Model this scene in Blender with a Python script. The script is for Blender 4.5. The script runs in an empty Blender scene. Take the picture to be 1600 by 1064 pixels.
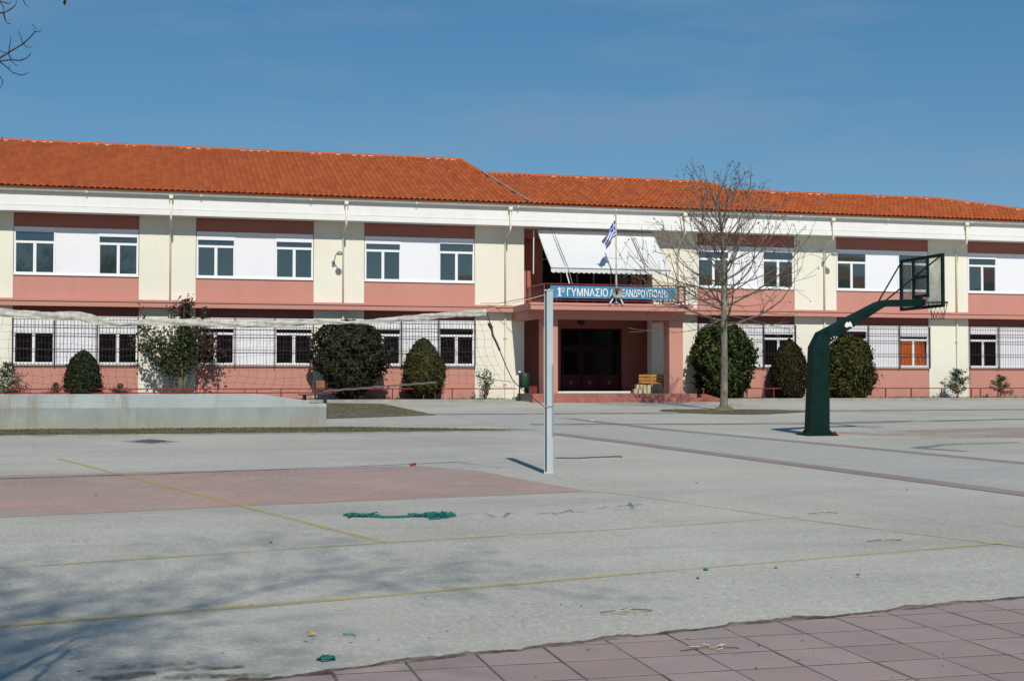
import bpy, math, random
import numpy as np
from mathutils import Vector, Matrix

random.seed(7); RNG = np.random.default_rng(7)
SC = bpy.context.scene
COL = SC.collection
R = math.radians

# ------------------------------------------------------------------ camera, world, sun, exposure
YAW = R(15.0)                       # the facade runs along X; the photographer looks 15 degrees off its normal
PITCH = math.atan(68 / 2150)
EYE = 1.6
cam = bpy.data.cameras.new('camera'); camo = bpy.data.objects.new('camera', cam); COL.objects.link(camo)
cam.sensor_width = 36; cam.lens = 36 * 2150 / 1600
cam.clip_start = 0.1; cam.clip_end = 3000
camo.location = (0, 0, EYE)
camo.rotation_euler = (R(90) + PITCH, 0, -YAW)
SC.camera = camo

SUN_EL = 40.0
SUN_TRAVEL = Vector((0.075, 1.0, 0)).normalized()
world = bpy.data.worlds.new('World'); SC.world = world
world.use_nodes = True
nt = world.node_tree; nt.nodes.clear()
wo = nt.nodes.new('ShaderNodeOutputWorld'); bg = nt.nodes.new('ShaderNodeBackground')
sky = nt.nodes.new('ShaderNodeTexSky'); sky.sky_type = 'NISHITA'; sky.sun_disc = False
sky.sun_elevation = R(SUN_EL); sky.sun_rotation = math.atan2(-SUN_TRAVEL.x, -SUN_TRAVEL.y)
sky.altitude = 0; sky.air_density = 0.75; sky.dust_density = 0.0; sky.ozone_density = 3.0
SKY_GAIN = 0.12
bg.inputs['Strength'].default_value = SKY_GAIN
hs = nt.nodes.new('ShaderNodeHueSaturation')
hs.inputs['Hue'].default_value = 0.497; hs.inputs['Saturation'].default_value = 1.72; hs.inputs['Value'].default_value = 1.46
gm = nt.nodes.new('ShaderNodeGamma'); gm.inputs['Gamma'].default_value = 0.55     # a clear dry day: little brightening toward the horizon
# thin high cloud veil, drawn on the direction so it stays put in the sky
tc = nt.nodes.new('ShaderNodeTexCoord')
mp = nt.nodes.new('ShaderNodeMapping'); mp.inputs['Scale'].default_value = (1.3, 1.3, 7.0)
mp.inputs['Location'].default_value = (0.55, 0.2, 0.3)
nz = nt.nodes.new('ShaderNodeTexNoise'); nz.inputs['Scale'].default_value = 2.1; nz.inputs['Detail'].default_value = 7
nz.inputs['Roughness'].default_value = 0.58
cr = nt.nodes.new('ShaderNodeMapRange'); cr.inputs['From Min'].default_value = 0.5; cr.inputs['From Max'].default_value = 0.82
cr.inputs['To Min'].default_value = 0; cr.inputs['To Max'].default_value = 0.6
mx = nt.nodes.new('ShaderNodeMix'); mx.data_type = 'RGBA'
mx.inputs['B'].default_value = (2.1, 2.8, 3.6, 1)
L = nt.links.new
L(tc.outputs['Generated'], mp.inputs['Vector']); L(mp.outputs['Vector'], nz.inputs['Vector'])
L(nz.outputs['Fac'], cr.inputs['Value']); L(cr.outputs['Result'], mx.inputs['Factor'])
L(sky.outputs['Color'], gm.inputs['Color']); L(gm.outputs['Color'], hs.inputs['Color']); L(hs.outputs['Color'], mx.inputs['A'])
L(mx.outputs['Result'], bg.inputs['Color']); L(bg.outputs['Background'], wo.inputs['Surface'])

sl = bpy.data.lights.new('sun', 'SUN'); slo = bpy.data.objects.new('sun', sl); COL.objects.link(slo)
sl.energy = 3.8; sl.angle = R(0.6); sl.color = (1.0, 0.943, 0.845)
dv = Vector((SUN_TRAVEL.x * math.cos(R(SUN_EL)), SUN_TRAVEL.y * math.cos(R(SUN_EL)), -math.sin(R(SUN_EL))))
slo.rotation_euler = dv.to_track_quat('-Z', 'Y').to_euler(); slo.location = (0, -20, 30)

SC.render.engine = 'CYCLES'
SC.view_settings.view_transform = 'Standard'; SC.view_settings.look = 'None'
SC.view_settings.exposure = 0.0; SC.view_settings.gamma = 1.0
SC.view_settings.use_curve_mapping = False
SC.cycles.max_bounces = 8; SC.cycles.transparent_max_bounces = 24

# ------------------------------------------------------------------ helpers
SLOPE = 0.0208
def gz(y): return SLOPE * (min(max(y, -2.0), 55.0) - 6)
_fw = np.array([math.sin(YAW) * math.cos(PITCH), math.cos(YAW) * math.cos(PITCH), math.sin(PITCH)])
_rt = np.array([math.cos(YAW), -math.sin(YAW), 0.0]); _up = np.cross(_rt, _fw)
def ray(x, y): return _fw * 2150 + _rt * (x - 800) - _up * (y - 532)
def G(x, y):                         # where a sight line of the survey meets the sloping yard
    r = ray(x, y); t = (EYE + 6 * SLOPE) / (SLOPE * r[1] - r[2]); return (t * r[0], t * r[1])
def onY(x, y, Y):
    r = ray(x, y); t = Y / r[1]; return (t * r[0], Y, EYE + t * r[2])
def cf(lat, fwd): return (lat * math.cos(YAW) + fwd * math.sin(YAW), -lat * math.sin(YAW) + fwd * math.cos(YAW))
def inframe(p, margin=0):
    d = np.array(p) - np.array([0, 0, EYE]); z = d @ _fw
    if z < 0.3: return False
    x = 800 + 2150 * (d @ _rt) / z; y = 532 - 2150 * (d @ _up) / z
    return -margin < x < 1600 + margin and -margin < y < 1064 + margin

class MB:
    def __init__(s): s.v = []; s.f = []; s.m = []
    def add(s, verts, faces, mi=0):
        o = len(s.v); s.v += [tuple(p) for p in verts]
        s.f += [tuple(i + o for i in f) for f in faces]; s.m += [mi] * len(faces); return s
    def box(s, x0, x1, y0, y1, z0, z1, mi=0):
        v = [(x0,y0,z0),(x1,y0,z0),(x1,y1,z0),(x0,y1,z0),(x0,y0,z1),(x1,y0,z1),(x1,y1,z1),(x0,y1,z1)]
        return s.add(v, [(0,3,2,1),(4,5,6,7),(0,1,5,4),(1,2,6,5),(2,3,7,6),(3,0,4,7)], mi)
    def prism(s, poly, a0, a1, axis='y', mi=0):   # poly: 2D outline; axis y -> (x,z); x -> (y,z); z -> (x,y)
        n = len(poly)
        def P(p, a): return (p[0], a, p[1]) if axis == 'y' else ((a, p[0], p[1]) if axis == 'x' else (p[0], p[1], a))
        v = [P(p, a0) for p in poly] + [P(p, a1) for p in poly]
        f = [tuple(range(n)), tuple(range(2 * n - 1, n - 1, -1))] + [(i, i + n, (i + 1) % n + n, (i + 1) % n) for i in range(n)]
        return s.add(v, f, mi)
    def tube(s, pts, rad, n=6, cap=True, mi=0):
        pts = [Vector(p) for p in pts]; k = len(pts)
        if not hasattr(rad, '__len__'): rad = [rad] * k
        vs = []; ref = None
        for i, p in enumerate(pts):
            t = (pts[min(i + 1, k - 1)] - pts[max(i - 1, 0)])
            t = t.normalized() if t.length > 1e-9 else Vector((0, 0, 1))
            if ref is None: ref = Vector((0, 0, 1)) if abs(t.z) < 0.9 else Vector((1, 0, 0))
            a = ref - t * ref.dot(t)
            if a.length < 1e-4: a = t.orthogonal()
            a.normalize(); b = t.cross(a); ref = a
            for j in range(n):
                w = 2 * math.pi * j / n; vs.append(p + (a * math.cos(w) + b * math.sin(w)) * rad[i])
        fs = [(i*n+j, i*n+(j+1)%n, (i+1)*n+(j+1)%n, (i+1)*n+j) for i in range(k - 1) for j in range(n)]
        if cap: fs += [tuple(range(n - 1, -1, -1)), tuple((k - 1) * n + j for j in range(n))]
        return s.add(vs, fs, mi)
    def bar(s, a, b, w, h=None, mi=0):            # square bar from a to b
        h = h or w; a = Vector(a); b = Vector(b); t = (b - a).normalized()
        u = Vector((0, 0, 1)) if abs(t.z) < 0.95 else Vector((0, 1, 0))
        x = t.cross(u).normalized() * w / 2; y = x.cross(t).normalized() * h / 2
        v = [p + q for p in (a, b) for q in (-x - y, x - y, x + y, -x + y)]
        return s.add(v, [(3,2,1,0),(4,5,6,7),(0,1,5,4),(1,2,6,5),(2,3,7,6),(3,0,4,7)], mi)
    def lathe(s, prof, c=(0, 0, 0), n=16, mi=0):
        vs = []; k = len(prof)
        for r, z in prof:
            for j in range(n):
                w = 2 * math.pi * j / n; vs.append((c[0] + r * math.cos(w), c[1] + r * math.sin(w), c[2] + z))
        fs = [(i*n+j, i*n+(j+1)%n, (i+1)*n+(j+1)%n, (i+1)*n+j) for i in range(k - 1) for j in range(n)]
        fs += [tuple(range(n - 1, -1, -1)), tuple((k - 1) * n + j for j in range(n))]
        return s.add(vs, fs, mi)
    def mesh(s, name, mats, smooth=False):
        me = bpy.data.meshes.new(name); me.from_pydata([tuple(p) for p in s.v], [], s.f)
        for m in (mats if isinstance(mats, (list, tuple)) else [mats]): me.materials.append(m)
        if any(s.m): me.polygons.foreach_set('material_index', s.m)
        if smooth: me.polygons.foreach_set('use_smooth', [True] * len(me.polygons))
        me.update(); return me
    def obj(s, name, mats, parent=None, smooth=False, bevel=0, kind=None):
        o = bpy.data.objects.new(name, s.mesh(name, mats, smooth)); COL.objects.link(o)
        if parent: attach(o, parent)
        if bevel:
            b = o.modifiers.new('bevel', 'BEVEL'); b.width = bevel; b.segments = 2; b.limit_method = 'ANGLE'
        if kind: o['kind'] = kind
        return o
def attach(o, parent):
    o.parent = parent                # meshes are written in world coordinates: cancel the parent's own offset
    o.matrix_parent_inverse = root_matrix(parent).inverted()
def root_matrix(p):
    m = p.matrix_basis.copy()
    if p.parent: m = root_matrix(p.parent) @ p.matrix_parent_inverse @ m
    return m
def np_mesh(name, verts, quads, mat, parent=None, kind=None, smooth=False):
    me = bpy.data.meshes.new(name); nv, nf = len(verts), len(quads); k = quads.shape[1]
    me.vertices.add(nv); me.vertices.foreach_set('co', np.asarray(verts, dtype=np.float32).ravel())
    me.loops.add(nf * k); me.loops.foreach_set('vertex_index', np.asarray(quads, dtype=np.int32).ravel())
    me.polygons.add(nf); me.polygons.foreach_set('loop_start', np.arange(nf, dtype=np.int32) * k)
    me.polygons.foreach_set('loop_total', np.full(nf, k, dtype=np.int32))
    if smooth: me.polygons.foreach_set('use_smooth', np.ones(nf, dtype=bool))
    me.update(calc_edges=True); me.validate(); me.materials.append(mat)
    o = bpy.data.objects.new(name, me); COL.objects.link(o)
    if parent: attach(o, parent)
    if kind: o['kind'] = kind
    return o
def thing(name, label, cat, loc=(0, 0, 0), group=None):
    o = bpy.data.objects.new(name, None); COL.objects.link(o); o.location = loc; o.empty_display_size = 0.2
    return tag(o, label, cat, group)
def tag(o, label, cat, group=None):
    o['label'] = label; o['category'] = cat
    if group: o['group'] = group
    return o
def structure(o): o['kind'] = 'structure'; return o

# ------------------------------------------------------------------ materials
def newmat(name):
    m = bpy.data.materials.new(name); m.use_nodes = True; n = m.node_tree
    return m, n, n.nodes['Principled BSDF'], n.nodes['Material Output']
def node(n, t, **kw):
    x = n.nodes.new(t)
    for k, v in kw.items():
        if k in x.inputs: x.inputs[k].default_value = v
        else: setattr(x, k, v)
    return x
def rgba(c): return (c[0], c[1], c[2], 1)
def noise(n, vec, scale, detail=4, rough=0.55, stretch=None):
    t = node(n, 'ShaderNodeTexNoise', Scale=scale, Detail=detail, Roughness=rough)
    if stretch:
        mp = node(n, 'ShaderNodeMapping'); mp.inputs['Scale'].default_value = stretch
        n.links.new(vec, mp.inputs['Vector']); vec = mp.outputs['Vector']
    n.links.new(vec, t.inputs['Vector']); return t.outputs['Fac']
def remap(n, val, a, b, c=0.0, d=1.0):
    t = node(n, 'ShaderNodeMapRange'); t.inputs['From Min'].default_value = a; t.inputs['From Max'].default_value = b
    t.inputs['To Min'].default_value = c; t.inputs['To Max'].default_value = d; n.links.new(val, t.inputs['Value']); return t.outputs['Result']
def mix(n, fac, a, b, mode='MIX'):
    t = node(n, 'ShaderNodeMix', data_type='RGBA', blend_type=mode)
    for k, v in (('Factor', fac), ('A', a), ('B', b)):
        s = t.inputs[k]
        if isinstance(v, (tuple, list)): s.default_value = rgba(v)
        elif isinstance(v, (int, float)): s.default_value = v
        else: n.links.new(v, s)
    return t.outputs['Result']
def math_(n, op, a, b=0.0):
    t = node(n, 'ShaderNodeMath', operation=op)
    for i, v in enumerate((a, b)):
        if isinstance(v, (int, float)): t.inputs[i].default_value = v
        else: n.links.new(v, t.inputs[i])
    return t.outputs['Value']
def worldpos(n): return node(n, 'ShaderNodeNewGeometry').outputs['Position']
def bump(n, h, bsdf, strength=0.3, dist=0.01):
    b = node(n, 'ShaderNodeBump', Strength=strength, Distance=dist)
    n.links.new(h, b.inputs['Height']); n.links.new(b.outputs['Normal'], bsdf.inputs['Normal'])

def plain(name, c, rough=0.6, metal=0.0, var=0.12, vscale=6.0, spec=0.4):
    m, n, b, o = newmat(name); p = worldpos(n)
    f = remap(n, noise(n, p, vscale, 5), 0.3, 0.7)
    c2 = tuple(x * (1 - var) for x in c); c1 = tuple(min(1, x * (1 + var)) for x in c)
    n.links.new(mix(n, f, c2, c1), b.inputs['Base Color'])
    b.inputs['Roughness'].default_value = rough; b.inputs['Metallic'].default_value = metal
    b.inputs['Specular IOR Level'].default_value = spec
    return m
def plaster(name, c, dirt, streak=0.35):
    m, n, b, o = newmat(name); p = worldpos(n)
    big = remap(n, noise(n, p, 0.7, 5), 0.3, 0.75)
    st = remap(n, noise(n, p, 1.0, 4, 0.6, (3.0, 3.0, 0.22)), 0.5, 0.8, 0, streak)
    fine = remap(n, noise(n, p, 22, 3), 0.35, 0.65)
    col = mix(n, big, tuple(x * 0.93 for x in c), c)
    col = mix(n, math_(n, 'MULTIPLY', fine, 0.12), col, tuple(x * 0.8 for x in c))
    col = mix(n, st, col, dirt)
    sz = node(n, 'ShaderNodeSeparateXYZ'); n.links.new(p, sz.inputs[0])      # splash grime just above the bed
    grime = math_(n, 'MULTIPLY', remap(n, sz.outputs['Z'], 0.95, 1.45, 1, 0), remap(n, noise(n, p, 2.5, 6, 0.7), 0.4, 0.7, 0, 0.7))
    col = mix(n, grime, col, tuple(x * 0.6 for x in dirt))
    n.links.new(col, b.inputs['Base Color']); b.inputs['Roughness'].default_value = 0.85
    b.inputs['Specular IOR Level'].default_value = 0.25
    bump(n, noise(n, p, 40, 4), b, 0.12, 0.004)
    return m
M = {}
M['cream'] = plaster('cream_plaster', (0.81, 0.785, 0.67), (0.64, 0.61, 0.50))
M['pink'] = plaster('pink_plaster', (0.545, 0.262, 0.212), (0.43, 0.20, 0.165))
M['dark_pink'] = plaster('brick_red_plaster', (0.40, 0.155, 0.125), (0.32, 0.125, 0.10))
M['porch'] = plaster('porch_red_shade_plaster', (0.30, 0.105, 0.085), (0.25, 0.09, 0.075))  # darker copy of the brick red: porch shade put into the colour
M['maroon_shade'] = plaster('maroon_shade_plaster', (0.26, 0.095, 0.085), (0.2, 0.075, 0.07))
M['white'] = plaster('white_paint', (0.82, 0.82, 0.80), (0.62, 0.60, 0.54), 0.3)
M['alu'] = plain('white_aluminium', (0.82, 0.83, 0.84), 0.4, 0, 0.02)
M['gutter'] = plain('cream_gutter_metal', (0.72, 0.70, 0.62), 0.45, 0, 0.08, 3)
M['pipe'] = plain('cream_pipe', (0.76, 0.72, 0.58), 0.5, 0, 0.06, 3)
M['red_metal'] = plain('red_painted_metal', (0.20, 0.026, 0.024), 0.5, 0, 0.3, 3)
M['bars'] = plain('dark_maroon_bars', (0.045, 0.018, 0.018), 0.5, 0, 0.2)
M['door'] = plain('oxblood_door_paint', (0.075, 0.009, 0.010), 0.55, 0, 0.15, 6, 0.2)
M['door_dark'] = plain('shaded_black_door_frame', (0.026, 0.007, 0.008), 0.6, 0, 0.15, 6, 0.15)  # darkened copy of the door paint, porch darkness painted into the upper frames
M['door_line'] = plain('door_emblem_brass', (0.12, 0.08, 0.045), 0.5)
M['dark'] = plain('dark_opening', (0.012, 0.012, 0.014), 0.7)
M['green'] = plain('dark_green_paint', (0.004, 0.020, 0.0165), 0.5, 0, 0.3, 4, 0.12)
M['black'] = plain('black_metal', (0.015, 0.016, 0.016), 0.5)
M['grey_metal'] = plain('grey_metal', (0.22, 0.23, 0.24), 0.4, 0.3)
M['wood'] = plain('varnished_yellow_wood', (0.40, 0.185, 0.035), 0.5, 0, 0.25, 9)
M['plywood'] = plain('orange_plywood', (0.24, 0.10, 0.05), 0.6, 0, 0.25, 9)
M['card'] = plain('pale_cardboard', (0.55, 0.47, 0.32), 0.8)
M['bin_green'] = plain('green_plastic', (0.015, 0.045, 0.03), 0.5)
M['tape'] = plain('white_net_tape', (0.47, 0.46, 0.41), 0.8, 0, 0.3, 12)
M['net'] = plain('dark_net_cord', (0.03, 0.033, 0.035), 0.8)
M['cord'] = plain('pale_cord', (0.45, 0.43, 0.38), 0.8)
M['tealnet'] = plain('teal_green_netting', (0.012, 0.14, 0.125), 0.8, 0, 0.5, 40)
M['awning'] = plain('white_awning_cloth', (0.66, 0.665, 0.67), 0.85, 0, 0.03, 2)
M['horn'] = plain('horn_grey', (0.30, 0.31, 0.29), 0.45)
M['curtain'] = plain('orange_curtain', (0.42, 0.09, 0.02), 0.8, 0, 0.3, 8)
M['flag_blue'] = plain('flag_blue', (0.012, 0.05, 0.36), 0.7)
M['flag_white'] = plain('flag_white', (0.8, 0.8, 0.8), 0.7, 0, 0.03)
M['sign_blue'] = plain('sign_blue', (0.055, 0.215, 0.37), 0.5, 0, 0.12, 3)
M['letter'] = plain('letter_white', (0.8, 0.82, 0.82), 0.6, 0, 0.04)
M['rope'] = plain('dark_rope', (0.05, 0.045, 0.04), 0.9)
M['red'] = plain('red_plastic', (0.4, 0.02, 0.03), 0.5)
M['yellow_bit'] = plain('yellow_scrap', (0.62, 0.38, 0.03), 0.6)
M['green_bit'] = plain('green_scrap', (0.03, 0.30, 0.12), 0.6)
M['paper'] = plain('white_paper', (0.75, 0.75, 0.7), 0.8)
M['catkin'] = plain('pale_yellow_catkin', (0.46, 0.44, 0.27), 0.8)
M['mortar'] = plain('pale_mortar', (0.55, 0.50, 0.42), 0.9, 0, 0.2, 5)

def glass():
    m, n, b, o = newmat('window_glass'); p = worldpos(n)
    b.inputs['Base Color'].default_value = (0.022, 0.036, 0.034, 1); b.inputs['Roughness'].default_value = 0.025
    b.inputs['IOR'].default_value = 2.3
    bump(n, noise(n, p, 1.3, 2), b, 0.05, 0.02)
    return m
M['glass'] = glass()
def glass_low():
    m, n, b, o = newmat('dark_window_glass')
    b.inputs['Base Color'].default_value = (0.006, 0.006, 0.007, 1); b.inputs['Roughness'].default_value = 0.06
    b.inputs['IOR'].default_value = 1.15
    return m
M['glass_low'] = glass_low()

def shutter():
    m, n, b, o = newmat('white_roller_shutter'); p = worldpos(n)
    sx = node(n, 'ShaderNodeSeparateXYZ'); n.links.new(p, sx.inputs[0])
    w = math_(n, 'PINGPONG', sx.outputs['Z'], 0.0275)
    col = mix(n, remap(n, w, 0.0, 0.006), (0.66, 0.68, 0.72), (0.80, 0.81, 0.85))
    col = mix(n, remap(n, noise(n, p, 1.2, 4), 0.5, 0.8, 0, 0.25), col, (0.68, 0.68, 0.68))
    n.links.new(col, b.inputs['Base Color']); b.inputs['Roughness'].default_value = 0.5
    bump(n, w, b, 0.15, 0.02)
    return m
M['shutter'] = shutter()

def tile_mat(name='terracotta_tile'):
    m, n, b, o = newmat(name); p = worldpos(n)
    g = node(n, 'ShaderNodeNewGeometry')
    col = mix(n, g.outputs['Random Per Island'], (0.37, 0.082, 0.024), (0.50, 0.128, 0.036))
    col = mix(n, remap(n, noise(n, p, 0.5, 6, 0.65), 0.5, 0.8, 0, 0.35), col, (0.34, 0.085, 0.035))
    col = mix(n, remap(n, noise(n, p, 7, 4, 0.65), 0.60, 0.78, 0, 0.5), col, (0.20, 0.07, 0.04))
    n.links.new(col, b.inputs['Base Color']); b.inputs['Roughness'].default_value = 0.8
    b.inputs['Specular IOR Level'].default_value = 0.25
    return m
M['tile'] = tile_mat()

def leaf_mat(name, c1, c2, c3, trans=0.15):
    m, n, b, o = newmat(name); g = node(n, 'ShaderNodeNewGeometry')
    r = node(n, 'ShaderNodeValToRGB'); e = r.color_ramp.elements
    e[0].color = rgba(c1); e[1].color = rgba(c3); e[0].position = 0.0; e[1].position = 1.0
    k = e.new(0.55); k.color = rgba(c2)
    n.links.new(g.outputs['Random Per Island'], r.inputs['Fac'])
    col = mix(n, remap(n, noise(n, g.outputs['Position'], 2.4, 3), 0.35, 0.7, 0, 0.5), r.outputs['Color'], c1)
    n.links.new(col, b.inputs['Base Color']); b.inputs['Roughness'].default_value = 0.6
    b.inputs['Specular IOR Level'].default_value = 0.14
    return m
M['leaf_cypress'] = leaf_mat('cypress_leaf', (0.010, 0.018, 0.007), (0.024, 0.036, 0.012), (0.06, 0.07, 0.02))
M['leaf_olive'] = leaf_mat('olive_tinted_leaf', (0.016, 0.018, 0.006), (0.056, 0.060, 0.017), (0.15, 0.14, 0.04))
M['leaf_dark'] = leaf_mat('dark_glossy_leaf', (0.008, 0.016, 0.006), (0.034, 0.050, 0.015), (0.13, 0.145, 0.045))
M['leaf_brown'] = leaf_mat('brownish_leaf', (0.014, 0.015, 0.006), (0.032, 0.031, 0.012), (0.07, 0.058, 0.022))
M['leaf_mixed'] = leaf_mat('green_and_russet_leaf', (0.010, 0.020, 0.009), (0.03, 0.044, 0.016), (0.12, 0.055, 0.03))
M['leaf_red'] = leaf_mat('russet_leaf', (0.04, 0.016, 0.012), (0.07, 0.03, 0.02), (0.05, 0.05, 0.02))
M['needle'] = leaf_mat('grey_green_needle', (0.025, 0.045, 0.022), (0.05, 0.085, 0.04), (0.09, 0.12, 0.06))
M['needle_dry'] = leaf_mat('dry_yellowed_needle', (0.07, 0.075, 0.03), (0.12, 0.12, 0.05), (0.17, 0.15, 0.07))
M['grass'] = leaf_mat('short_dry_grass', (0.035, 0.045, 0.016), (0.075, 0.078, 0.03), (0.15, 0.13, 0.055))
M['dry_leaf'] = leaf_mat('dry_leaf', (0.05, 0.035, 0.02), (0.08, 0.055, 0.03), (0.12, 0.09, 0.05))
M['litter'] = leaf_mat('small_litter', (0.03, 0.03, 0.03), (0.10, 0.09, 0.07), (0.5, 0.5, 0.42))

def bark(name, c1, c2):
    m, n, b, o = newmat(name); p = worldpos(n)
    f = remap(n, noise(n, p, 9, 5, 0.6, (1, 1, 0.35)), 0.35, 0.68)
    n.links.new(mix(n, f, c1, c2), b.inputs['Base Color']); b.inputs['Roughness'].default_value = 0.85
    bump(n, noise(n, p, 30, 4), b, 0.3, 0.01); return m
M['bark'] = bark('plane_tree_bark', (0.10, 0.085, 0.065), (0.27, 0.24, 0.19))
M['twig'] = bark('grey_twig', (0.085, 0.072, 0.055), (0.20, 0.17, 0.13))

def yard(name='worn_asphalt', bright=1.0):
    m, n, b, o = newmat(name); p = worldpos(n)
    base = mix(n, remap(n, noise(n, p, 0.28, 6, 0.6), 0.3, 0.72), (0.395, 0.378, 0.325), (0.54, 0.52, 0.45))
    patch = remap(n, noise(n, p, 0.9, 7, 0.62, (0.35, 1.0, 1.0)), 0.52, 0.78, 0, 0.5)
    base = mix(n, patch, base, (0.30, 0.295, 0.27))
    pale = remap(n, noise(n, p, 1.7, 6, 0.6), 0.55, 0.8, 0, 0.45)
    base = mix(n, pale, base, (0.54, 0.53, 0.48))
    # crushed-stone aggregate
    v = node(n, 'ShaderNodeTexVoronoi', Scale=46.0); n.links.new(p, v.inputs['Vector'])
    sv = node(n, 'ShaderNodeSeparateColor'); n.links.new(v.outputs['Color'], sv.inputs['Color'])
    base = mix(n, remap(n, sv.outputs['Red'], 0.2, 1.0, 0, 0.30), base, (0.17, 0.17, 0.16))
    base = mix(n, remap(n, sv.outputs['Green'], 0.74, 1.0, 0, 0.42), base, (0.70, 0.69, 0.64))
    base = mix(n, remap(n, noise(n, p, 9, 6, 0.75), 0.56, 0.74, 0, 0.26), base, (0.22, 0.215, 0.19))
    base = mix(n, remap(n, noise(n, p, 16, 5, 0.75), 0.52, 0.72, 0, 0.20), base, (0.60, 0.59, 0.55))
    base = mix(n, remap(n, noise(n, p, 0.5, 7, 0.68, (0.22, 1.0, 1.0)), 0.52, 0.72, 0, 0.62), base, (0.26, 0.255, 0.235))
    base = mix(n, remap(n, noise(n, p, 0.16, 5, 0.6), 0.5, 0.66, 0, 0.4), base, (0.50, 0.475, 0.40))
    # hairline cracks along warped cell borders
    wv = node(n, 'ShaderNodeVectorMath', operation='ADD'); nn = node(n, 'ShaderNodeTexNoise', Scale=0.8, Detail=5.0)
    n.links.new(p, nn.inputs['Vector']); n.links.new(nn.outputs['Color'], wv.inputs[0]); n.links.new(p, wv.inputs[1])
    c = node(n, 'ShaderNodeTexVoronoi', Scale=0.16, feature='DISTANCE_TO_EDGE'); n.links.new(wv.outputs[0], c.inputs['Vector'])
    crack = math_(n, 'MULTIPLY', remap(n, c.outputs['Distance'], 0.0, 0.0035, 1, 0), remap(n, noise(n, p, 0.35, 3), 0.5, 0.62, 0, 0.35))
    base = mix(n, crack, base, (0.12, 0.12, 0.11))
    if bright != 1: base = mix(n, 1.0, base, (bright,) * 3, 'MULTIPLY')
    n.links.new(base, b.inputs['Base Color']); b.inputs['Roughness'].default_value = 0.9
    b.inputs['Specular IOR Level'].default_value = 0.3
    h = math_(n, 'ADD', v.outputs['Distance'], math_(n, 'MULTIPLY', noise(n, p, 25, 5), 1.4))
    bump(n, h, b, 0.55, 0.006)
    return m
M['yard'] = yard()
def worn(name, c, c2, lo, hi, most=0.9, scale=2.0, fine=14):       # paint worn through to the asphalt below
    m, n, b, o = newmat(name); p = worldpos(n)
    f = math_(n, 'ADD', math_(n, 'MULTIPLY', noise(n, p, scale, 6, 0.65), 0.6), math_(n, 'MULTIPLY', noise(n, p, fine, 5, 0.7), 0.4))
    a = remap(n, f, lo, hi, 0, most)
    n.links.new(mix(n, remap(n, noise(n, p, 0.6, 4), 0.35, 0.65), c, c2), b.inputs['Base Color'])
    b.inputs['Roughness'].default_value = 0.85
    tr = node(n, 'ShaderNodeBsdfTransparent'); ms = node(n, 'ShaderNodeMixShader')
    n.links.new(a, ms.inputs[0]); n.links.new(tr.outputs[0], ms.inputs[1]); n.links.new(b.outputs[0], ms.inputs[2])
    n.links.new(ms.outputs[0], o.inputs['Surface'])
    return m
M['yellow_line'] = worn('worn_yellow_paint', (0.60, 0.47, 0.10), (0.55, 0.47, 0.16), 0.30, 0.62, 0.66)
M['yellow_faint'] = worn('faint_yellow_paint', (0.56, 0.50, 0.17), (0.52, 0.49, 0.24), 0.28, 0.64, 0.58)
M['red_paint'] = worn('worn_red_court_paint', (0.50, 0.315, 0.265), (0.50, 0.36, 0.31), 0.30, 0.55, 0.85, 0.8)
M['red_faint'] = worn('faded_red_court_paint', (0.46, 0.27, 0.23), (0.46, 0.31, 0.27), 0.42, 0.62, 0.75, 0.6)
M['band'] = worn('dark_brick_band', (0.285, 0.225, 0.215), (0.33, 0.265, 0.255), 0.2, 0.4, 0.9)
M['grey_band'] = worn('darker_asphalt_seam', (0.20, 0.205, 0.19), (0.24, 0.24, 0.22), 0.36, 0.58, 0.8, 1.2)
M['mark'] = worn('chalked_grey_mark', (0.16, 0.165, 0.165), (0.2, 0.2, 0.2), 0.4, 0.6, 0.6)
M['moss'] = worn('damp_moss_stain', (0.07, 0.07, 0.035), (0.12, 0.11, 0.065), 0.42, 0.60, 0.8, 5.0)

def path_mat():
    m, n, b, o = newmat('pale_path_paving'); p = worldpos(n)
    br = node(n, 'ShaderNodeTexBrick', Scale=1.0); br.inputs['Brick Width'].default_value = 0.4; br.inputs['Row Height'].default_value = 0.2
    br.inputs['Mortar Size'].default_value = 0.008
    br.inputs['Color1'].default_value = (0.455, 0.44, 0.395, 1); br.inputs['Color2'].default_value = (0.415, 0.40, 0.36, 1)
    br.inputs['Mortar'].default_value = (0.29, 0.29, 0.28, 1)
    n.links.new(p, br.inputs['Vector'])
    col = mix(n, remap(n, noise(n, p, 0.7, 6, 0.6, (0.4, 1, 1)), 0.42, 0.75, 0, 0.6), br.outputs['Color'], (0.36, 0.355, 0.335))
    n.links.new(col, b.inputs['Base Color']); b.inputs['Roughness'].default_value = 0.85
    bump(n, br.outputs['Fac'], b, 0.3, -0.004); return m
M['path'] = path_mat()
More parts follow.
